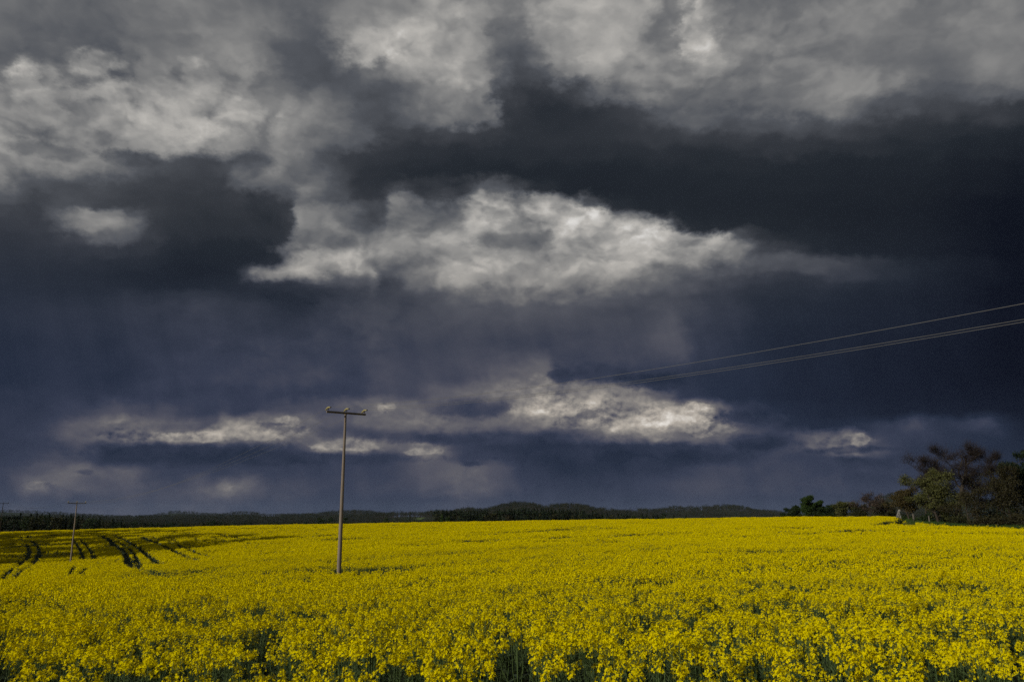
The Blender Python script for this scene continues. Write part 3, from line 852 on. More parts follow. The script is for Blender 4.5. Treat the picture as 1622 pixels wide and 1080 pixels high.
def skeleton(rng, H, spread, levels=4, trunk_r=0.25, nfork=4, crook=0.35, start=0.3, up=0.35, base_dir=(0, 0, 1)):
    """branch polylines [(points, r0, r1, level)], limbs forking off a crooked trunk"""
    out = []
    def grow(p, d, L, r, lv):
        n = 5 if lv < 3 else 3
        pts = [p]; dd = d / np.linalg.norm(d)
        for i in range(n):
            dd = dd + rng.normal(size=3) * crook * (0.35 if lv == 0 else 1.0) * 0.6 + np.array([0, 0, up * 0.25])
            dd /= np.linalg.norm(dd)
            p = p + dd * L / n; pts.append(p)
        r1 = r * (0.34 if lv == 0 else 0.45)
        out.append((np.array(pts), r, r1, lv))
        if lv >= levels: return
        k = nfork + (2 if lv == 0 else int(rng.integers(0, 2)))
        for j in range(k):
            t = (start if lv == 0 else 0.25) + (1 - (start if lv == 0 else 0.25)) * (j + rng.uniform(0.2, 0.9)) / k
            i0 = min(int(t * n), n - 1); q = pts[i0] + (pts[i0 + 1] - pts[i0]) * (t * n - i0)
            a = rng.uniform(0, 6.28) if lv else j * 2.4 + rng.uniform(-0.5, 0.5)
            side = np.array([math.cos(a), math.sin(a), rng.uniform(0.1, 0.8)])
            ndir = dd * rng.uniform(0.3, 0.7) + side * (0.9 if lv == 0 else 0.8)
            rr = (r + (r1 - r) * t) * rng.uniform(0.5, 0.68)
            nl = spread * rng.uniform(0.55, 0.8) * (1.15 - 0.45 * t) if lv == 0 else L * rng.uniform(0.42, 0.62)
            grow(q, ndir, nl, rr, lv + 1)
    grow(np.zeros(3), np.array(base_dir, float), H * 0.82, trunk_r, 0)
    return out

def branch_mesh(name, sk, mat, lv0=0, lv1=9, rmin=0.022):
    S = Soup()
    for pts, r0, r1, lv in sk:
        if lv0 <= lv <= lv1:
            S.tube(pts, np.maximum(np.linspace(r0, r1, len(pts)), rmin), 7 if lv == 0 else (5 if lv == 1 else 3), 0)
    return S.build(name, [mat], smooth=True)

def fit(sk, W, Hh):
    """scale a skeleton to a crown width and a height"""
    P = np.concatenate([s[0] for s in sk]); w = np.percentile(np.abs(P[:, :2]), 97) * 2; h = P[:, 2].max()
    f = np.array([W / w, W / w, Hh / h])
    return [(s[0] * f, s[1], s[2], s[3]) for s in sk]

def crown_mesh(name, rng, tips, mat, leaf_s, per, blob, sun_gap=0.0, twigs=None, flat=0.8):
    """leaf-sized faces scattered in loose clumps about the branch ends"""
    S = Soup()
    n = len(tips)
    k = np.repeat(np.arange(n), per)
    k = k[rng.random(len(k)) > 0.15]
    cl = rng.uniform(0.6, 1.3, n)
    g = rng.normal(size=(len(k), 3)); g /= np.linalg.norm(g, axis=1, keepdims=True)
    rad = rng.random(len(k)) ** 0.45 * blob
    c = tips[k] + g * (rad * cl[k])[:, None] * [1, 1, flat]
    u, v, nr = frames(len(c), rng, 0.9)
    s = (leaf_s * rng.uniform(0.6, 1.3, len(c)))[:, None]
    S.quads(np.stack([c - u * s, c - v * s * 0.55, c + u * s, c + v * s * 0.55], 1), 0)
    return S.build(name, [mat])

def ends(sk, lv):
    return np.array([p for pts, r0, r1, l in sk if l >= lv for p in (pts[-1], pts[len(pts) // 2])])

def place(px, D):
    x = ray(px, 830).x * D
    return Vector((x, D, gz(x, D)))

def real_tree(label, px, D, top, wpx, mat, seed, bark_m=None, name='tree', cat='tree', group=None, leaf_s=0.13, per=26, blob=0.7, levels=3,
              start=0.25, trunk_r=0.2, crook=0.35, up=0.35, lean=(0, 0, 1), nfork=4, twig=None, sink=0.15, flat=0.8, twigs=0, fill=0):
    rng = np.random.default_rng(seed)
    b = place(px, D)
    Hh = at_depth(px, top, D).z - b.z
    W = wpx / F * D
    t = thing(name, label, cat, b - Vector((0, 0, sink)), group)
    sk = fit(skeleton(rng, Hh, W * 0.5, levels, trunk_r, nfork, crook, start, up, lean), W, Hh)
    link('trunk', branch_mesh('trunk', sk, bark_m or M_BARK, 0, 1), t)
    tw = branch_mesh('branches', sk, twig or bark_m or M_BARK, 2, 9)
    link('branches', tw, t)
    if mat:
        E = ends(sk, max(levels - 1, 1))
        if fill:    # rounded full crown: more clumps spread through an uneven egg
            g = rng.normal(size=(fill, 3)); g /= np.linalg.norm(g, axis=1, keepdims=True)
            rr = rng.random(fill) ** 0.4 * (0.82 + 0.18 * np.sin(g[:, 0] * 5 + seed) * np.cos(g[:, 2] * 4))
            zc = Hh * (1 + start) / 2; E = np.vstack([E, g * rr[:, None] * [W * 0.46, W * 0.46, Hh - zc - blob * 0.3] + [0, 0, zc]])
        link('crown', crown_mesh('crown', rng, E, mat, leaf_s, per, blob, flat=flat), t)
    if twigs:
        E = ends(sk, max(levels - 1, 1)); S = Soup()
        k = np.repeat(np.arange(len(E)), twigs); n = len(k)
        d = E[k] - np.array([0, 0, Hh * 0.35]); d /= np.linalg.norm(d, axis=1, keepdims=True) + 1e-6
        d = d * 0.6 + rng.normal(size=(n, 3)) * 0.75 + [0, 0, 0.25]; d /= np.linalg.norm(d, axis=1, keepdims=True)
        L = rng.uniform(0.35, 1.35, n)[:, None]; c = E[k] + rng.normal(size=(n, 3)) * 0.15
        sd = np.cross(d, rng.normal(size=(n, 3))); sd /= np.linalg.norm(sd, axis=1, keepdims=True); w = 0.0085
        m = c + d * L * 0.5 + sd * L * 0.10
        S.quads(np.stack([c - sd * w, c + sd * w, m + sd * w, m - sd * w], 1)); S.quads(np.stack([m - sd * w, m + sd * w, c + d * L + sd * w * 0.4, c + d * L - sd * w * 0.4], 1))
        o = link('twigs', S.build('twigs', [twig or M_TWIG]), t); o['kind'] = 'stuff'
    t.rotation_euler.z = 0
    return t

def far_crown(seed, kind, mat, n=200):
    """cheap tree for the woods: unit height, about 0.5 wide, trunk and crown together"""
    rng = np.random.default_rng(seed); S = Soup()
    S.tube([(0, 0, -0.05), (0, 0, 0.5), (0, 0, 0.9)], [0.018, 0.012, 0.004], 4, 1)
    if kind == 'conifer':
        z = rng.uniform(0, 1, n) ** 0.8
        lay = 0.75 + 0.25 * np.cos(z * 40 + rng.uniform(0, 6))
        r = (1 - z) * 0.19 * lay + 0.012; a = rng.uniform(0, 6.28, n); rr = r * rng.uniform(0.3, 1.05, n)
        c = np.stack([np.cos(a) * rr, np.sin(a) * rr, 0.14 + z * 0.85], 1)
        d = np.stack([np.cos(a), np.sin(a), np.full(n, -0.35)], 1)
        s = (0.030 + 0.05 * (1 - z))[:, None]
        sd = np.stack([-np.sin(a), np.cos(a), rng.uniform(-0.3, 0.3, n)], 1)
        S.quads(np.stack([c - d * s, c - sd * s * 0.5, c + d * s, c + sd * s * 0.5], 1), 0)
    elif kind == 'pine':
        m = 9; cc = np.stack([rng.normal(0, 0.09, m), rng.normal(0, 0.09, m), rng.uniform(0.45, 0.93, m)], 1)
        k = rng.integers(0, m, n); g = rng.normal(size=(n, 3)); g /= np.linalg.norm(g, axis=1, keepdims=True)
        c = cc[k] + g * (rng.random(n) ** 0.4)[:, None] * [0.11, 0.11, 0.07]
        u, v, nr = frames(n, rng, 0.8); s = 0.032
        S.quads(np.stack([c - u * s, c - v * s * 0.6, c + u * s, c + v * s * 0.6], 1), 0)
    else:
        m = 14; g = rng.normal(size=(m, 3)); g /= np.linalg.norm(g, axis=1, keepdims=True)
        cc = np.array([0, 0, 0.60]) + g * [0.20, 0.20, 0.27] * rng.uniform(0.5, 1.0, (m, 1))
        k = rng.integers(0, m, n); g = rng.normal(size=(n, 3)); g /= np.linalg.norm(g, axis=1, keepdims=True)
        c = cc[k] + g * (rng.random(n) ** 0.4)[:, None] * 0.115
        u, v, nr = frames(n, rng, 0.9); s = 0.034
        S.quads(np.stack([c - u * s, c - v * s * 0.6, c + u * s, c + v * s * 0.6], 1), 0)
    return S.build('far_tree', [mat, M_BARK])

# ------------------------------------------------------------------ tree group right of the field
G = 'bare and budding trees beyond the right margin of the field'
real_tree('tall bare tree with dark crooked limbs, highest crown right of the field', 1522, 126, 700, 118, None, 21, name='bare_tree', levels=4, trunk_r=0.46, crook=0.75, start=0.30, up=0.3, nfork=4, twigs=3, twig=M_TWIG, group=G)
real_tree('rounded olive-green budding tree in front of the bare crowns', 1487, 116, 742, 76, M_L['olive'], 22, leaf_s=0.10, per=44, blob=0.6, levels=3, start=0.08, fill=210, trunk_r=0.2, group=G, twig=M_BARK_PALE, name='budding_tree')
real_tree('low orange-brown leafing tree just left of the olive-green tree', 1440, 132, 772, 52, M_L['brown'], 23, leaf_s=0.11, per=28, blob=0.55, start=0.25, fill=90, trunk_r=0.16, group=G, name='brown_tree')
real_tree('bare purplish tree whose twigs fan out behind the olive-green tree', 1466, 140, 716, 78, None, 24, name='bare_tree', levels=4, trunk_r=0.2, crook=0.3, start=0.2, up=0.9, nfork=4, twig=M_TWIG, twigs=3, group=G)
real_tree('slimmer bare tree rising between the purplish fan and the tallest tree', 1488, 137, 708, 56, None, 25, name='bare_tree', levels=4, trunk_r=0.2, crook=0.3, start=0.3, up=0.9, nfork=4, twig=M_TWIG, twigs=3, group=G)
real_tree('leaning tree with yellow-brown crown at the right edge of the picture', 1570, 122, 734, 74, M_L['rust'], 26, leaf_s=0.10, per=18, blob=0.8, fill=60, levels=3, start=0.45, trunk_r=0.22, lean=(0.62, 0, 1), group=G, name='leaning_tree')
real_tree('bare reddish treetop behind the leaning yellow-brown tree', 1592, 134, 716, 66, None, 27, name='bare_tree', levels=4, trunk_r=0.2, crook=0.3, start=0.3, up=0.7, nfork=4, twig=M_TWIG, twigs=3, group=G)
real_tree('dark evergreen with dense crown cut by the right picture edge', 1632, 124, 714, 64, M_L['conifer'], 28, leaf_s=0.14, per=40, blob=0.6, levels=3, start=0.15, fill=150, trunk_r=0.2, group=G, name='evergreen_tree')
real_tree('thin bare tree with brown twigs between the tallest tree and the leaning one', 1550, 133, 744, 56, None, 29, name='bare_tree', levels=4, trunk_r=0.16, crook=0.35, start=0.3, up=0.6, nfork=4, twig=M_TWIG, twigs=3, group=G)
real_tree('small rust-brown tree under the tallest bare tree', 1532, 112, 772, 60, M_L['rust'], 30, leaf_s=0.10, per=18, blob=0.7, levels=3, start=0.15, trunk_r=0.12, group=G, name='small_tree')
real_tree('yellow-green low tree on the far right with crown down to the ground', 1604, 112, 756, 62, M_L['rust'], 31, leaf_s=0.11, fill=120, per=24, blob=0.8, levels=3, start=0.08, trunk_r=0.14, group=G, name='small_tree')
# two tall off-picture neighbours so that the group does not end at the frame
real_tree('broad dark tree outside the picture at the end of the right tree group', 1700, 118, 722, 90, M_L['deep'], 32, leaf_s=0.14, per=40, blob=0.9, levels=3, start=0.12, trunk_r=0.25, group=G, name='broad_tree')
G2 = 'hedgerow trees behind the crest of the field'
real_tree('dusky pink blossoming tree left of the pale stone', 1382, 168, 779, 48, M_L['pink'], 41, leaf_s=0.10, per=14, blob=0.5, fill=60, levels=3, twigs=3, start=0.25, trunk_r=0.16, group=G2, name='blossoming_tree', twig=M_TWIG)
real_tree('tall fresh-green tree, first and highest of the hedgerow right of the hills', 1279, 232, 785, 24, M_L['bright'], 42, leaf_s=0.17, per=34, blob=0.7, fill=130, levels=3, start=0.15, trunk_r=0.2, group=G2, name='green_tree')
real_tree('second fresh-green tree, close beside the highest hedgerow tree', 1296, 236, 793, 18, M_L['bright'], 43, leaf_s=0.17, per=34, blob=0.7, fill=100, levels=3, start=0.15, trunk_r=0.16, group=G2, name='green_tree')
real_tree('yellowish green tree midway between the fresh-green pair and the pink blossoming tree', 1336, 212, 794, 34, M_L['olive'], 44, leaf_s=0.16, per=26, blob=0.7, levels=3, start=0.15, trunk_r=0.16, group=G2, name='green_tree')
real_tree('low dark green tree just right of the fresh-green pair', 1313, 216, 800, 24, M_L['deep'], 45, leaf_s=0.16, per=40, blob=0.7, levels=3, start=0.1, trunk_r=0.16, group=G2, name='green_tree')
real_tree('dark green tree at the left end of the hedgerow', 1258, 226, 801, 24, M_L['deep'], 46, leaf_s=0.18, per=46, blob=0.7, levels=3, start=0.1, trunk_r=0.16, group=G2, name='green_tree')
real_tree('small deep green tree right beside the pink blossoming tree', 1408, 176, 795, 30, M_L['mixed'], 47, leaf_s=0.14, per=30, blob=0.7, levels=3, start=0.1, trunk_r=0.14, group=G2, name='green_tree')
real_tree('brownish low tree behind the left side of the pink blossoming tree', 1362, 196, 800, 26, M_L['mixed'], 48, leaf_s=0.14, per=30, blob=0.7, levels=3, start=0.1, trunk_r=0.14, group=G2, name='green_tree')

def shrub(label, px, D, top, wpx, mat, seed, group=None):
    rng = np.random.default_rng(seed); b = place(px, D)
    Hh = max(at_depth(px, top, D).z - b.z, 0.8); W = wpx / F * D
    t = thing('shrub', label, 'shrub', b - Vector((0, 0, 0.1)), group)
    S = Soup(); tips = []
    for k in range(16):
        a = rng.uniform(0, 6.28); o = rng.uniform(0.1, 0.5) * W
        e = np.array([math.cos(a) * o, math.sin(a) * o * 0.8, Hh * rng.uniform(0.45, 0.95) * (1 - 0.5 * (o / (0.5 * W)) ** 2)])
        S.tube([(0.1 * math.cos(a), 0.1 * math.sin(a), 0), e * [0.5, 0.5, 0.6], e], [0.035, 0.02, 0.008], 3)
        tips += [e, e * 0.7, e * [1.1, 1.1, 0.5]]
    link('stems', S.build('stems', [M_TWIG]), t)
    link('foliage', crown_mesh('foliage', rng, np.array(tips), mat, 0.11, 40, 0.28 * min(W, 2.6)), t)
    return t
G3 = 'shrubs under the trees at the right margin'
shrub('dark green shrub under the left side of the olive-green tree', 1466, 121, 806, 34, M_L['deep'], 51, G3)
shrub('dark green shrub at the foot of the tallest bare tree', 1508, 118, 802, 44, M_L['deep'], 52, G3)
shrub('brown shrub in front of the rust-brown small tree', 1545, 105, 812, 44, M_L['rust'], 53, G3)
shrub('low brown shrub at the field edge, second from the right picture edge', 1580, 103, 814, 46, M_L['rust'], 54, G3)
shrub('dark brown shrub at the field edge in the right picture corner', 1614, 103, 808, 40, M_L['rust'], 55, G3)
shrub('deep green shrub behind the brown shrubs on the right', 1575, 116, 790, 52, M_L['deep'], 56, G3)
shrub('deep green shrub under the far right yellow-green tree', 1612, 118, 786, 56, M_L['deep'], 57, G3)
shrub('green shrub in front of the orange-brown tree', 1436, 136, 806, 26, M_L['deep'], 58, G3)
shrub('mixed green shrub between the olive-green tree and the brown shrubs', 1520, 110, 806, 34, M_L['mixed'], 59, G3)

# ------------------------------------------------------------------ tall trees left of the picture: their shadows reach into the field
proto = None
rngL = np.random.default_rng(77)
for i in range(28):
    f = i / 27.0
    y = 86 + 76 * f + rngL.uniform(-3, 3); x = -(0.70 * y + 8 + 13 * (i % 2) + rngL.uniform(-3, 3))
    if proto is None:
        rng = np.random.default_rng(70)
        t = thing('roadside_tree', 'tall leafy tree in the row beside the left end of the field', 'tree', (x, y, gz(x, y) - 0.2), 'row of tall trees left of the field')
        sk = fit(skeleton(rng, 22, 5.0, 3, 0.4, 4, 0.3, 0.3, 0.5), 8.5, 22)
        link('trunk', branch_mesh('trunk', sk, M_BARK, 0, 1), t)
        link('branches', branch_mesh('branches', sk, M_BARK, 2, 9), t)
        link('crown', crown_mesh('crown', rng, ends(sk, 2), M_L['deep'], 0.34, 22, 1.3), t)
        proto = t; o = t
    else:
        o = copy_tree(proto); o.location = (x, y, gz(x, y) - 0.2)
    s = rngL.uniform(0.75, 1.12); o.scale = (s, s, s); o.rotation_euler.z = rngL.uniform(0, 6.28)

# ------------------------------------------------------------------ woods behind the crest
FAR = {'conifer': [far_crown(500 + i, 'conifer', M_L['conifer'], 260) for i in range(4)],
       'pine': [far_crown(510 + i, 'pine', M_L['conifer'], 260) for i in range(4)],
       'broad': [far_crown(520 + i, 'broad', M_L['mixed'], 300) for i in range(4)],
       'fresh': [far_crown(530 + i, 'broad', M_L['bright'], 300) for i in range(3)],
       'deepb': [far_crown(535 + i, 'broad', M_L['deep'], 300) for i in range(3)],
       'rust': [far_crown(540 + i, 'broad', M_L['rust'], 300) for i in range(2)]}
def wood(x0, x1, step, rows, tops, kinds, label, group, D0, seed, jit=2.5):
    rng = np.random.default_rng(seed)
    tx = [t[0] for t in tops]; ty = [t[1] for t in tops]
    for r in range(rows):
        px = x0 + rng.uniform(0, step)
        while px < x1:
            D = D0 + r * 14 + rng.uniform(-5, 5)
            b = place(px, D)
            top = np.interp(px, tx, ty) + rng.uniform(-0.6, jit)
            Hh = max(at_depth(px, top, D).z - b.z, 3.0)
            k = kinds[int(rng.integers(0, len(kinds)))]
            if isinstance(label, dict): lb = label[k]
            else: lb = label
            me = FAR[k][int(rng.integers(0, len(FAR[k])))]
            o = link({'conifer': 'conifer_tree', 'pine': 'pine_tree', 'broad': 'broadleaf_tree', 'fresh': 'fresh_green_tree', 'deepb': 'broadleaf_tree', 'rust': 'brown_tree'}[k], me, None, b)
            w = Hh * rng.uniform(0.75, 1.1); 
            o.scale = (w, w, Hh); o.rotation_euler.z = rng.uniform(0, 6.28)
            o['label'] = lb; o['category'] = 'tree'; o['group'] = group + (' (' + {'conifer': 'conifers', 'pine': 'pines', 'broad': 'broadleaf trees', 'fresh': 'fresh green trees', 'deepb': 'dark broadleaf trees', 'rust': 'brown trees'}[k] + ')')
            px += step * rng.uniform(0.7, 1.3)
LB_C = {'conifer': 'dark spruce in the tall wood behind the middle of the field', 'pine': 'dark round-topped pine in the tall wood behind the middle of the field',
        'broad': 'olive-brown broadleaf tree in the tall wood behind the middle of the field', 'rust': 'brown leafless-looking tree in the wood behind the middle of the field'}
wood(688, 948, 7.5, 3, [(680, 809), (690, 805.5), (720, 805), (740, 807), (790, 804), (850, 804), (900, 805), (930, 808), (950, 810)], ['conifer', 'pine', 'pine', 'conifer', 'broad'], LB_C, 'tall wood behind the middle of the field', 330, 1)
LB_R = {'conifer': 'small dark spruce in the low wood right of the tall wood', 'pine': 'small dark pine in the low wood right of the tall wood',
        'broad': 'small olive broadleaf tree in the low wood right of the tall wood', 'deepb': 'small dark broadleaf tree in the low wood right of the tall wood'}
wood(945, 1262, 8.5, 2, [(945, 810), (1000, 812), (1050, 812), (1080, 815), (1150, 816), (1200, 815), (1262, 812)], ['conifer', 'pine', 'broad', 'deepb'], LB_R, 'low wood right of the tall wood', 345, 2)
LB_L = {'conifer': 'dark spruce in the wood behind the left end of the field', 'pine': 'dark pine in the wood behind the left end of the field',
        'broad': 'olive-brown broadleaf tree in the wood behind the left end of the field', 'deepb': 'dark green broadleaf tree in the wood behind the left end of the field'}
wood(-60, 200, 8.5, 3, [(-60, 811), (0, 812), (60, 811), (110, 812), (140, 816), (170, 819), (200, 822)], ['conifer', 'pine', 'broad', 'broad', 'deepb'], LB_L, 'wood behind the left end of the field', 290, 3)
LB_M = {'broad': 'low olive tree in the thin wood between the left wood and the tall pole', 'deepb': 'low dark green tree in the thin wood between the left wood and the tall pole',
        'pine': 'low dark pine in the thin wood between the left wood and the tall pole'}
wood(200, 500, 10, 2, [(200, 822), (260, 824), (300, 823), (340, 822), (380, 825), (440, 826), (500, 824)], ['broad', 'deepb', 'pine'], LB_M, 'thin wood left of the tall pole', 300, 4, 2.0)
LB_N = {'broad': 'low olive tree in the thin hedge between the tall pole and the tall wood', 'deepb': 'low dark green tree in the thin hedge between the tall pole and the tall wood'}
wood(560, 690, 11, 2, [(560, 824), (620, 823), (690, 822)], ['broad', 'deepb'], LB_N, 'thin hedge between the tall pole and the tall wood', 300, 5, 1.5)

def lone(px, D, top, wpx, k, i, label):
    b = place(px, D); Hh = at_depth(px, top, D).z - b.z
    o = link({'fresh': 'fresh_green_tree', 'rust': 'brown_tree', 'deepb': 'broadleaf_tree'}[k], FAR[k][i], None, b)
    w = wpx / F * D / 0.56; o.scale = (w, w, Hh); o['label'] = label; o['category'] = 'tree'
lone(700, 300, 809, 9, 'fresh', 0, 'narrow fresh-green tree at the left end of the tall dark wood')
lone(709, 302, 813, 9, 'fresh', 1, 'lower fresh-green tree right beside the narrow one at the left of the tall wood')
lone(805, 285, 811, 26, 'rust', 0, 'round brown bare bush-like tree in front of the tall dark wood')
lone(612, 285, 817, 14, 'deepb', 1, 'single small rounded tree standing between the tall pole and the tall wood')
lone(508, 290, 817, 20, 'deepb', 0, 'dark rounded tree cluster-top just left of the tall pole')
lone(524, 294, 816, 18, 'deepb', 2, 'dark rounded tree directly left of the tall pole shaft')
lone(546, 288, 816, 18, 'deepb', 1, 'dark rounded tree directly right of the tall pole shaft')
lone(338, 285, 821, 20, 'deepb', 2, 'small round green tree in the thin wood left of the tall pole')
lone(1240, 290, 812, 16, 'deepb', 0, 'small round dark tree just left of the hedgerow end')

# ------------------------------------------------------------------ forest on the hills and in the valley, one mass
def project(x, y, z):
    c, s = math.cos(PITCH), math.sin(PITCH)
    zz = z - EYE; fw = y * c + zz * s; up = -y * s + zz * c
    return 811 + F * x / fw, 540 - F * up / fw

MEADOWS = [(1090, 806, 22, 90, 'green'), (880, 800, 16, 60, 'green'), (1150, 803, 14, 60, 'green'), (1222, 806.5, 34, 260, 'green'), (1236, 803.5, 22, 120, 'tan'), (985, 811, 26, 200, 'green'), (648, 822.5, 24, 220, 'green'), (1375, 806, 10, 90, 'green'), (430, 822, 16, 150, 'green')]
def build_hills():
    rng = np.random.default_rng(9)
    n = 60000
    a = rng.uniform(-0.66, 0.66, n); D = 520 * (4400 / 520) ** rng.random(n)
    x, y = np.tan(a) * D, D
    z = ground_z(x, y)
    px, py = project(x, y, z)
    keep = np.ones(n, bool)
    # open land between the woods in the valley floor
    low = z < -8.5
    keep &= ~(low & (vnoise(x, y, 0.006, 3, 2) > 0.50))
    for mx, my, hw, dd, _k in MEADOWS:
        keep &= ~((np.abs(px - mx) < hw) & (py > my - 2.2) & (py < my + 3.4))
    x, y, z = x[keep], y[keep], z[keep]; n = len(x)
    me = bpy.data.meshes.new('hill_forest')
    me.vertices.add(n); me.vertices.foreach_set('co', np.stack([x, y, z], 1).astype(np.float32).ravel())
    at = me.attributes.new('pick', 'INT', 'POINT'); at.data.foreach_set('value', np.where(rng.random(n) < 0.6, rng.integers(0, 3, n), rng.integers(3, 6, n)).astype(np.int32))
    at = me.attributes.new('turn', 'FLOAT_VECTOR', 'POINT'); at.data.foreach_set('vector', np.stack([0 * x, 0 * x, rng.uniform(0, 6.28, n)], 1).astype(np.float32).ravel())
    h = rng.uniform(9, 14, n) * np.clip(y / 1500, 0.75, 1.25); w = h * 1.5
    at = me.attributes.new('size', 'FLOAT_VECTOR', 'POINT'); at.data.foreach_set('vector', np.stack([w, w, h], 1).astype(np.float32).ravel())
    o = link('hill_forest', me, kind='stuff')
    lib = bpy.data.collections.new('hill_trees')
    protos = [far_crown(600 + i, 'broad', M_L['mixed'], 70) for i in range(3)] + [far_crown(610 + i, 'pine', M_L['conifer'], 60) for i in range(3)]
    for pm in protos:
        # broader leaves for the mass
        lib.objects.link(bpy.data.objects.new('forest_tree', pm))
    for m in (M_L['mixed'], M_L['conifer'], M_BARK): me.materials.append(m)
    instance_nodes(o, lib)

    mg = varied('meadow_green', (0.060, 0.085, 0.026), (0.085, 0.115, 0.034), 0.02, 0.9, 0.1, 0.0)
    mt = varied('ploughed_pinkish', (0.14, 0.10, 0.075), (0.20, 0.14, 0.10), 0.02, 0.9, 0.1, 0.0)
    for mx, my, hw, dd, k in MEADOWS:
        hx, hy = hit(mx, my, 320, 4300, 0.0)
        if hy >= 4290: continue
        W = hw / F * hy; nn = 14
        gx, gy = np.meshgrid(np.linspace(-W, W, nn), np.linspace(-dd, dd, nn))
        X, Y = hx + gx.ravel(), hy + gy.ravel(); Z = ground_z(X, Y) + 0.6
        idx = np.arange(nn * nn).reshape(nn, nn)
        Q = np.stack([idx[:-1, :-1], idx[:-1, 1:], idx[1:, 1:], idx[1:, :-1]], -1).reshape(-1, 4)
        link('hillside_meadow' if k == 'green' else 'hillside_ploughland', mesh_from('meadow', np.stack([X, Y, Z], 1), Q, mg if k == 'green' else mt, smooth=True), kind='structure')
build_hills()

# ================================================================== power line
def wood_pole_mat():
    m, N, b = principled('weathered_pole_wood', (0.2, 0.16, 0.12), 0.85, 0.2)
    tc = N.n('ShaderNodeTexCoord').outputs['Object']
    st = N.v('MULTIPLY', tc, (22.0, 22.0, 0.8))
    f = N.noise(st, 2.0, 5, 0.6); g = N.noise(tc, 1.3, 4, 0.6)
    c = N.mixc(N.lin(f, 0.3, 0.7), (0.13, 0.100, 0.075), (0.27, 0.215, 0.165))
    c = N.mixc(N.lin(g, 0.45, 0.7, 0, 0.55), c, (0.20, 0.185, 0.17))
    N.put(b.inputs['Base Color'], c)
    bp = N.n('ShaderNodeBump'); bp.inputs['Strength'].default_value = 0.5; bp.inputs['Distance'].default_value = 0.01
    N.put(bp.inputs['Height'], f); N.t.links.new(bp.outputs[0], b.inputs['Normal'])
    return m
M_POLE = wood_pole_mat()
M_ARM = varied('arm_wood', (0.075, 0.058, 0.042), (0.22, 0.18, 0.13), 5.0, 0.85, 0.2, 0.0)
M_INS = varied('insulator_sleeve', (0.27, 0.225, 0.075), (0.38, 0.325, 0.13), 9.0, 0.45, 0.4, 0.0)
M_IRON = varied('pin_iron', (0.05, 0.042, 0.036), (0.09, 0.075, 0.06), 9.0, 0.6, 0.4, 0.0)
M_WIRE = varied('aluminium_wire', (0.11, 0.105, 0.095), (0.16, 0.155, 0.14), 3.0, 0.5, 0.5, 0.0)

ARM = 1.95
ADIR = Vector((-LDIR.y, LDIR.x, 0))     # along the crossarm, away to the right
def box_soup(S, c, ux, uy, uz, mat=0):
    c = np.array(c, float); ux, uy, uz = (np.array(q, float) for q in (ux, uy, uz))
    k = {}
    for i in (-1, 1):
        for j in (-1, 1):
            for l in (-1, 1): k[i, j, l] = c + ux * i + uy * j + uz * l
    for f in [((-1,-1,-1),(-1,1,-1),(1,1,-1),(1,-1,-1)), ((-1,-1,1),(1,-1,1),(1,1,1),(-1,1,1)), ((-1,-1,-1),(1,-1,-1),(1,-1,1),(-1,-1,1)),
              ((-1,1,-1),(-1,1,1),(1,1,1),(1,1,-1)), ((-1,-1,-1),(-1,-1,1),(-1,1,1),(-1,1,-1)), ((1,-1,-1),(1,1,-1),(1,1,1),(1,-1,1))]:
        S.quads([[k[v] for v in f]], mat)

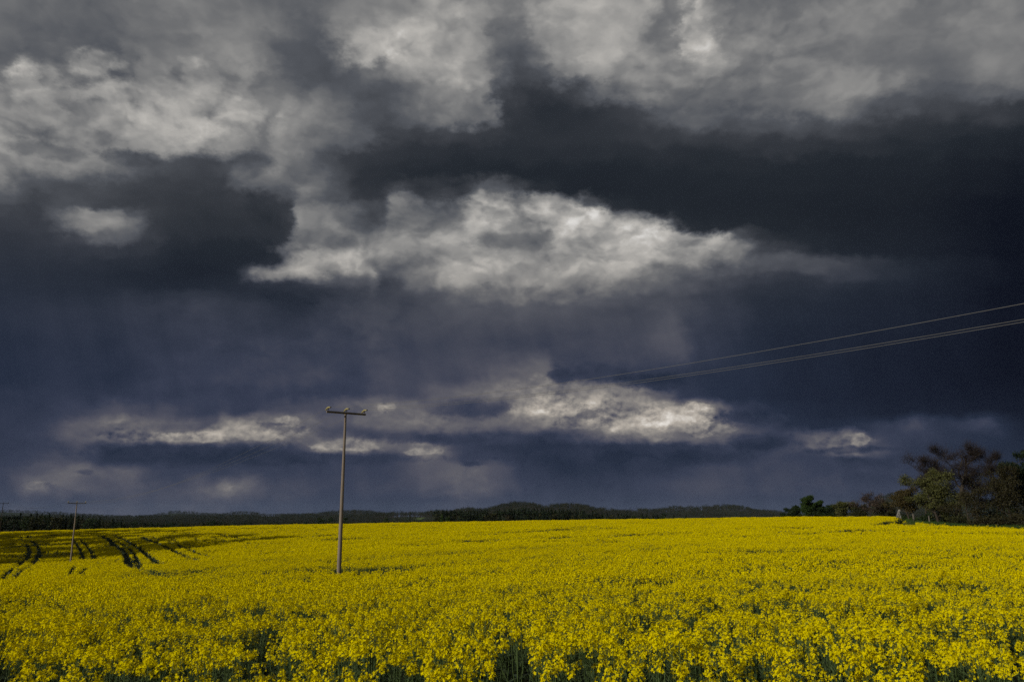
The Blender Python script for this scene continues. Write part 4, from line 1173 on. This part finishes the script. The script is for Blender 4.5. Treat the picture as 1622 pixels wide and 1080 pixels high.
def utility_pole(P, top_z, label, tilt=0.0, ins_bend=(-0.10, -0.02)):
    g = gz(P.x, P.y)
    H = top_z - g
    t = thing('utility_pole', label, 'utility pole', (P.x, P.y, g), 'poles of the power line crossing the field')
    S = Soup(); S.tube([(0, 0, -0.4), (0, 0, H * 0.3), (0, 0, H * 0.65), (0, 0, H - 0.03)], [0.105, 0.092, 0.073, 0.052], 16)
    link('shaft', S.build('shaft', [M_POLE], True), t)
    a = np.array(ADIR); l = np.array(LDIR); up = np.array([0, 0, 1.0]); a = a + up * tilt
    S = Soup(); c0 = np.array([0, 0, H - 0.06]) + l * 0.085
    box_soup(S, c0, a * ARM / 2, l * 0.036, up * 0.042)
    link('crossarm', S.build('crossarm', [M_ARM]), t)
    S = Soup(); box_soup(S, np.array([0, 0, H - 0.06]) - l * 0.062, a * 0.07, l * 0.008, up * 0.05); 
    for s in (-0.045, 0.045): S.tube([np.array([0, 0, H - 0.06]) + a * s - l * 0.09, np.array([0, 0, H - 0.06]) + a * s + l * 0.14], 0.008, 6)
    link('bracket', S.build('bracket', [M_IRON]), t)
    tops = []
    for s in (-0.93, 0.0, 0.93):
        b = c0 + a * (s * ARM / 2) + up * 0.042
        S = Soup(); S.tube([b - up * 0.10, b + up * 0.05, b + up * 0.13], [0.010, 0.012, 0.012], 8); S.tube([b + up * 0.045, b + up * 0.055, b + up * 0.10, b + up * 0.125], [0.012, 0.042, 0.035, 0.02], 12)
        pin = link('pin', S.build('pin', [M_IRON], True), t)
        S = Soup(); e = b + up * 0.155
        pts = [e - l * 0.27 + up * ins_bend[0], e - l * 0.20 + up * (ins_bend[0] * 0.62), e - l * 0.09 + up * (ins_bend[0] * 0.15), e + l * 0.02 + up * 0.006, e + l * 0.16 + up * ins_bend[1] * 0.6, e + l * 0.27 + up * ins_bend[1]]
        S.tube(pts, [0.020, 0.034, 0.040, 0.040, 0.033, 0.030], 10)
        ins = link('insulator', S.build('insulator', [M_INS], True), t)
        S = Soup(); S.tube([pts[-1] - l * 0.005, pts[-1] + l * 0.035], [0.036, 0.030], 10); S.tube([pts[0] - l * 0.03, pts[0] + l * 0.005], [0.012, 0.022], 8)
        link('end_cap', S.build('end_cap', [M_IRON], True), ins)
        tops.append(Vector(tuple(e)) + Vector((P.x, P.y, g)) + Vector((0, 0, 0.0)))
    return tops

z1 = at_depth(547, 652.5, 38.0).z; z2 = at_depth(118.5, 796, 97.0).z
z0 = gz(P0.x, P0.y) + 8.5; z3 = at_depth(-2, 796.5, P3.y).z
T1 = utility_pole(P1, z1, 'tall brown utility pole in the crop with three yellowish insulators, nearest of the poles')
T2 = utility_pole(P2, z2, 'smaller distant utility pole by the curved wheel tracks at the left of the field')
T3 = utility_pole(P3, z3, 'farthest utility pole, only its crossarm end showing at the left picture edge')
T0 = utility_pole(P0, z0, 'utility pole behind the viewer at the near edge of the field')

def span_points(A, B, sag, n=40):
    return [tuple(A.lerp(B, i / n) - Vector((0, 0, 4 * sag * (i / n) * (1 - i / n)))) for i in range(n + 1)]
def fit_sag(A, B, px, py):
    best = None
    for i in range(1, 400):
        t = i / 400; q = A.lerp(B, t)
        if q.y < 2: break
        r = ray(px, py); e = abs(q.x / q.y - r.x)
        if best is None or e < best[0]: best = (e, t, q, r)
    e, t, q, r = best
    return (q.z - (EYE + r.z * q.y)) / (4 * t * (1 - t))
WN = ['overhead wire on the near left end of the crossarms, topmost where it leaves the picture',
      'overhead wire on the middle insulators, upper line of the close pair at the right edge',
      'overhead wire on the far right end of the crossarms, lowest line at the right edge']
for i in range(3):
    s01 = fit_sag(T1[i], T0[i], 1612, (481, 508.5, 512.5)[i])
    s12 = fit_sag(T2[i], T1[i], (350, 360, 372)[i], (735, 735, 735)[i])
    pts = span_points(T3[i], T2[i], 0.9)[:-1] + span_points(T2[i], T1[i], max(0.3, s12))[:-1] + span_points(T1[i], T0[i], max(0.3, s01))
    print('sag', i, round(s01, 2), round(s12, 2))
    S = Soup(); S.tube(pts, 0.0046, 5)
    o = link('overhead_wire', S.build('overhead_wire', [M_WIRE], True))
    o['label'] = WN[i]; o['category'] = 'wire'; o['group'] = 'wires of the power line'

# ================================================================== stone, posts, brushwood at the field corner
def rock_mesh(name, rng, w, d, h, lean=(0, 0), mat=None, taper=0.45):
    S = Soup(); n = 14; m = 10; V = []
    for i in range(m):
        t = i / (m - 1); r = (1 - t) ** 0.5 * (1 - taper * t) if i < m - 1 else 0.03
        for k in range(n):
            a = k / n * 2 * math.pi
            j = 1 + 0.16 * math.sin(3 * a + i * 0.7) + 0.10 * rng.normal()
            V.append((math.cos(a) * w / 2 * r * j + lean[0] * t * t, math.sin(a) * d / 2 * r * j + lean[1] * t * t, h * t))
    idx = np.arange(m * n).reshape(m, n)
    Q = np.stack([idx[:-1], np.roll(idx[:-1], -1, 1), np.roll(idx[1:], -1, 1), idx[1:]], -1).reshape(-1, 4)
    return mesh_from(name, V, Q.tolist() + [list(range((m - 1) * n, m * n))], mat, smooth=False)
def stone_mat():
    m, N, b = principled('pale_weathered_stone', (0.3, 0.28, 0.24), 0.9, 0.15)
    tc = N.n('ShaderNodeTexCoord').outputs['Object']
    f = N.noise(tc, 2.6, 6, 0.65); g = N.noise(tc, 9, 4, 0.6)
    c = N.mixc(N.lin(f, 0.35, 0.62), (0.07, 0.066, 0.058), (0.22, 0.205, 0.185))
    c = N.mixc(N.lin(g, 0.5, 0.7, 0, 0.5), c, (0.16, 0.15, 0.11))
    N.put(b.inputs['Base Color'], c); return m
M_STONE = stone_mat()
M_CAP = varied('lime_bloom_on_stone', (0.20, 0.19, 0.17), (0.34, 0.33, 0.30), 4, 0.85, 0.1, 0.2)
rs = np.random.default_rng(3)
b = place(1423, 152); zt = at_depth(1423, 806, 152).z
t = thing('standing_stone', 'pale grey leaning stone with whitish top on the field crest before the brown tree', 'stone', b)
H = zt - b.z
link('body', rock_mesh('body', rs, 1.15, 0.9, H, (0.45, 0.1), M_STONE, 0.2), t)
link('top', rock_mesh('top', rs, 0.50, 0.55, 0.42, (0.08, 0), M_CAP, 0.3), t, (0.36, -0.10, H - 0.38))
b2 = place(1427.5, 150)
o = link('boulder', rock_mesh('boulder', rs, 0.8, 0.7, at_depth(1427, 815.5, 150).z - b2.z, (0.05, 0), M_STONE, 0.3), None, b2)
o['label'] = 'low grey stone tucked against the right foot of the leaning pale stone'; o['category'] = 'stone'
for px, D, top, w, lb in [(1448, 121, 814.0, 0.30, 'short pale broken stump beside the brushwood at the field corner'), (1472.5, 117, 817.5, 0.22, 'small pale stump on the grass under the olive-green tree')]:
    q = place(px, D)
    t = thing('tree_stump', lb, 'stump', q)
    hh = at_depth(px, top, D).z - q.z
    S = Soup(); S.tube([(0, 0, -0.1), (0.02, 0, hh * 0.5), (-0.05 * w, 0, hh)], [w * 0.62, w * 0.5, w * 0.42], 9)
    link('trunk', S.build('trunk', [M_BARK_PALE], True), t)
    S = Soup(); 
    for k in range(5):
        a = k * 1.26; S.tube([(math.cos(a) * w * 0.28, math.sin(a) * w * 0.28, hh - 0.05), (math.cos(a) * w * 0.3, math.sin(a) * w * 0.3, hh + rs.uniform(0.03, 0.2))], [w * 0.16, 0.01], 4)
    link('splintered_top', S.build('splintered_top', [M_BARK_PALE]), t)

# worn sandy path round the end of the field
def dirt_path(pix, w, lift=0.06):
    P = smooth_poly([(place(px, D).x, D) for px, D in pix], 8)
    tn = np.gradient(P, axis=0); tn /= np.linalg.norm(tn, axis=1, keepdims=True); nn = np.stack([-tn[:, 1], tn[:, 0]], 1)
    cols = []
    for s in (-1, -0.5, 0, 0.5, 1):
        q = P + nn * (w * s * (1 + 0.25 * rs.normal(size=(len(P), 1)) * abs(s)))
        cols.append(np.column_stack([q, ground_z(q[:, 0], q[:, 1]) + lift + (0.05 if abs(s) < 1 else -0.04)]))
    V = np.stack(cols, 1); m = len(P); idx = np.arange(m * 5).reshape(m, 5)
    Q = np.stack([idx[:-1, :-1], idx[:-1, 1:], idx[1:, 1:], idx[1:, :-1]], -1).reshape(-1, 4)
    mt = varied('worn_sandy_earth', (0.15, 0.115, 0.08), (0.30, 0.24, 0.175), 1.6, 0.95, 0.05, 0.0, detail=6)
    link('dirt_path', mesh_from('dirt_path', V.reshape(-1, 3), Q, mt, smooth=True), kind='structure')
dirt_path([(1438, 121), (1447, 124), (1456, 122), (1466, 117), (1474, 111.5)], 1.1)

def brushwood():
    rng = np.random.default_rng(15); S = Soup()
    for k in range(70):
        f = rng.random(); px = 1437 + 38 * f; D = 114 + 7 * math.sin(f * 3.0) + rng.uniform(-2, 1.5)
        c = place(px, D); a = rng.normal(-0.5, 0.7); L = rng.uniform(0.5, 1.6)
        h0 = rng.uniform(0.03, 0.35)
        d = np.array([math.cos(a), math.sin(a) * 0.6, rng.uniform(-0.15, 0.15)]) * L
        p = np.array(c) + [0, 0, h0]
        S.tube([p - d / 2, p + rng.normal(size=3) * 0.06, p + d / 2], [0.04, 0.03, 0.012], 4, int(rng.random() < 0.25))
    m2 = varied('dead_stalk_pinkish', (0.20, 0.12, 0.10), (0.30, 0.19, 0.16), 4, 0.9, 0.1, 0.5)
    m1 = varied('dead_stalk_pale', (0.20, 0.165, 0.12), (0.34, 0.29, 0.22), 4, 0.9, 0.1, 0.5)
    link('brushwood', S.build('brushwood', [m1, m2]), kind='stuff')
brushwood()

# grass on the bank under the trees
def tuft_mesh(seed, mat):
    rng = np.random.default_rng(seed); S = Soup(); n = 46
    b = np.stack([rng.uniform(-0.4, 0.4, n), rng.uniform(-0.4, 0.4, n), np.zeros(n)], 1)
    h = rng.uniform(0.15, 0.42, n); d = rng.normal(size=(n, 2)) * 0.12; a = rng.uniform(0, 6.28, n)
    w = np.stack([np.cos(a), np.sin(a), 0 * a], 1) * 0.02
    tip = b + np.stack([d[:, 0], d[:, 1], h], 1)
    S.quads(np.stack([b - w, b + w, tip + w * 0.2, tip - w * 0.2], 1), 0)
    return S.build('grass_tuft', [mat])
def bank_grass():
    rng = np.random.default_rng(31); n = 26000
    a = rng.uniform(E_A[0] - 0.01, 0.72, n); r = np.interp(a, E_A, E_R) + 0.5 + 42 * rng.random(n) ** 1.3
    x, y = r * np.sin(a), r * np.cos(a)
    mg = varied('bank_grass', (0.030, 0.058, 0.012), (0.060, 0.095, 0.022), 0.7, 0.8, 0.1, 0.5, 0.15)
    me = bpy.data.meshes.new('bank_grass'); me.vertices.add(n)
    me.vertices.foreach_set('co', np.stack([x, y, ground_z(x, y) - 0.02], 1).astype(np.float32).ravel())
    at = me.attributes.new('pick', 'INT', 'POINT'); at.data.foreach_set('value', rng.integers(0, 3, n).astype(np.int32))
    at = me.attributes.new('turn', 'FLOAT_VECTOR', 'POINT'); at.data.foreach_set('vector', np.stack([0 * x, 0 * x, rng.uniform(0, 6.28, n)], 1).astype(np.float32).ravel())
    s = rng.uniform(0.6, 1.3, n)
    at = me.attributes.new('size', 'FLOAT_VECTOR', 'POINT'); at.data.foreach_set('vector', np.stack([s, s, s], 1).astype(np.float32).ravel())
    me.materials.append(mg)
    o = link('bank_grass', me, kind='stuff')
    lib = bpy.data.collections.new('bank_tufts')
    for i in range(3): lib.objects.link(bpy.data.objects.new('grass_tuft', tuft_mesh(40 + i, mg)))
    instance_nodes(o, lib)
bank_grass()

# ================================================================== the air
def build_haze():
    S = Soup(); R = 6600.0; z0, z1 = -40.0, 76.0
    box_soup(S, (0, 0, (z0 + z1) / 2), (R, 0, 0), (0, R, 0), (0, 0, (z1 - z0) / 2))
    me = S.build('haze', [])
    m = bpy.data.materials.new('haze'); m.use_nodes = True
    t = m.node_tree; t.nodes.clear()
    o = t.nodes.new('ShaderNodeOutputMaterial'); v = t.nodes.new('ShaderNodeVolumePrincipled')
    v.inputs['Color'].default_value = (0.50, 0.68, 0.95, 1)
    v.inputs['Density'].default_value = HAZE
    v.inputs['Anisotropy'].default_value = 0.0
    t.links.new(v.outputs[0], o.inputs['Volume'])
    me.materials.append(m)
    link('haze', me, kind='stuff')
HAZE = 2.0e-5
build_haze()
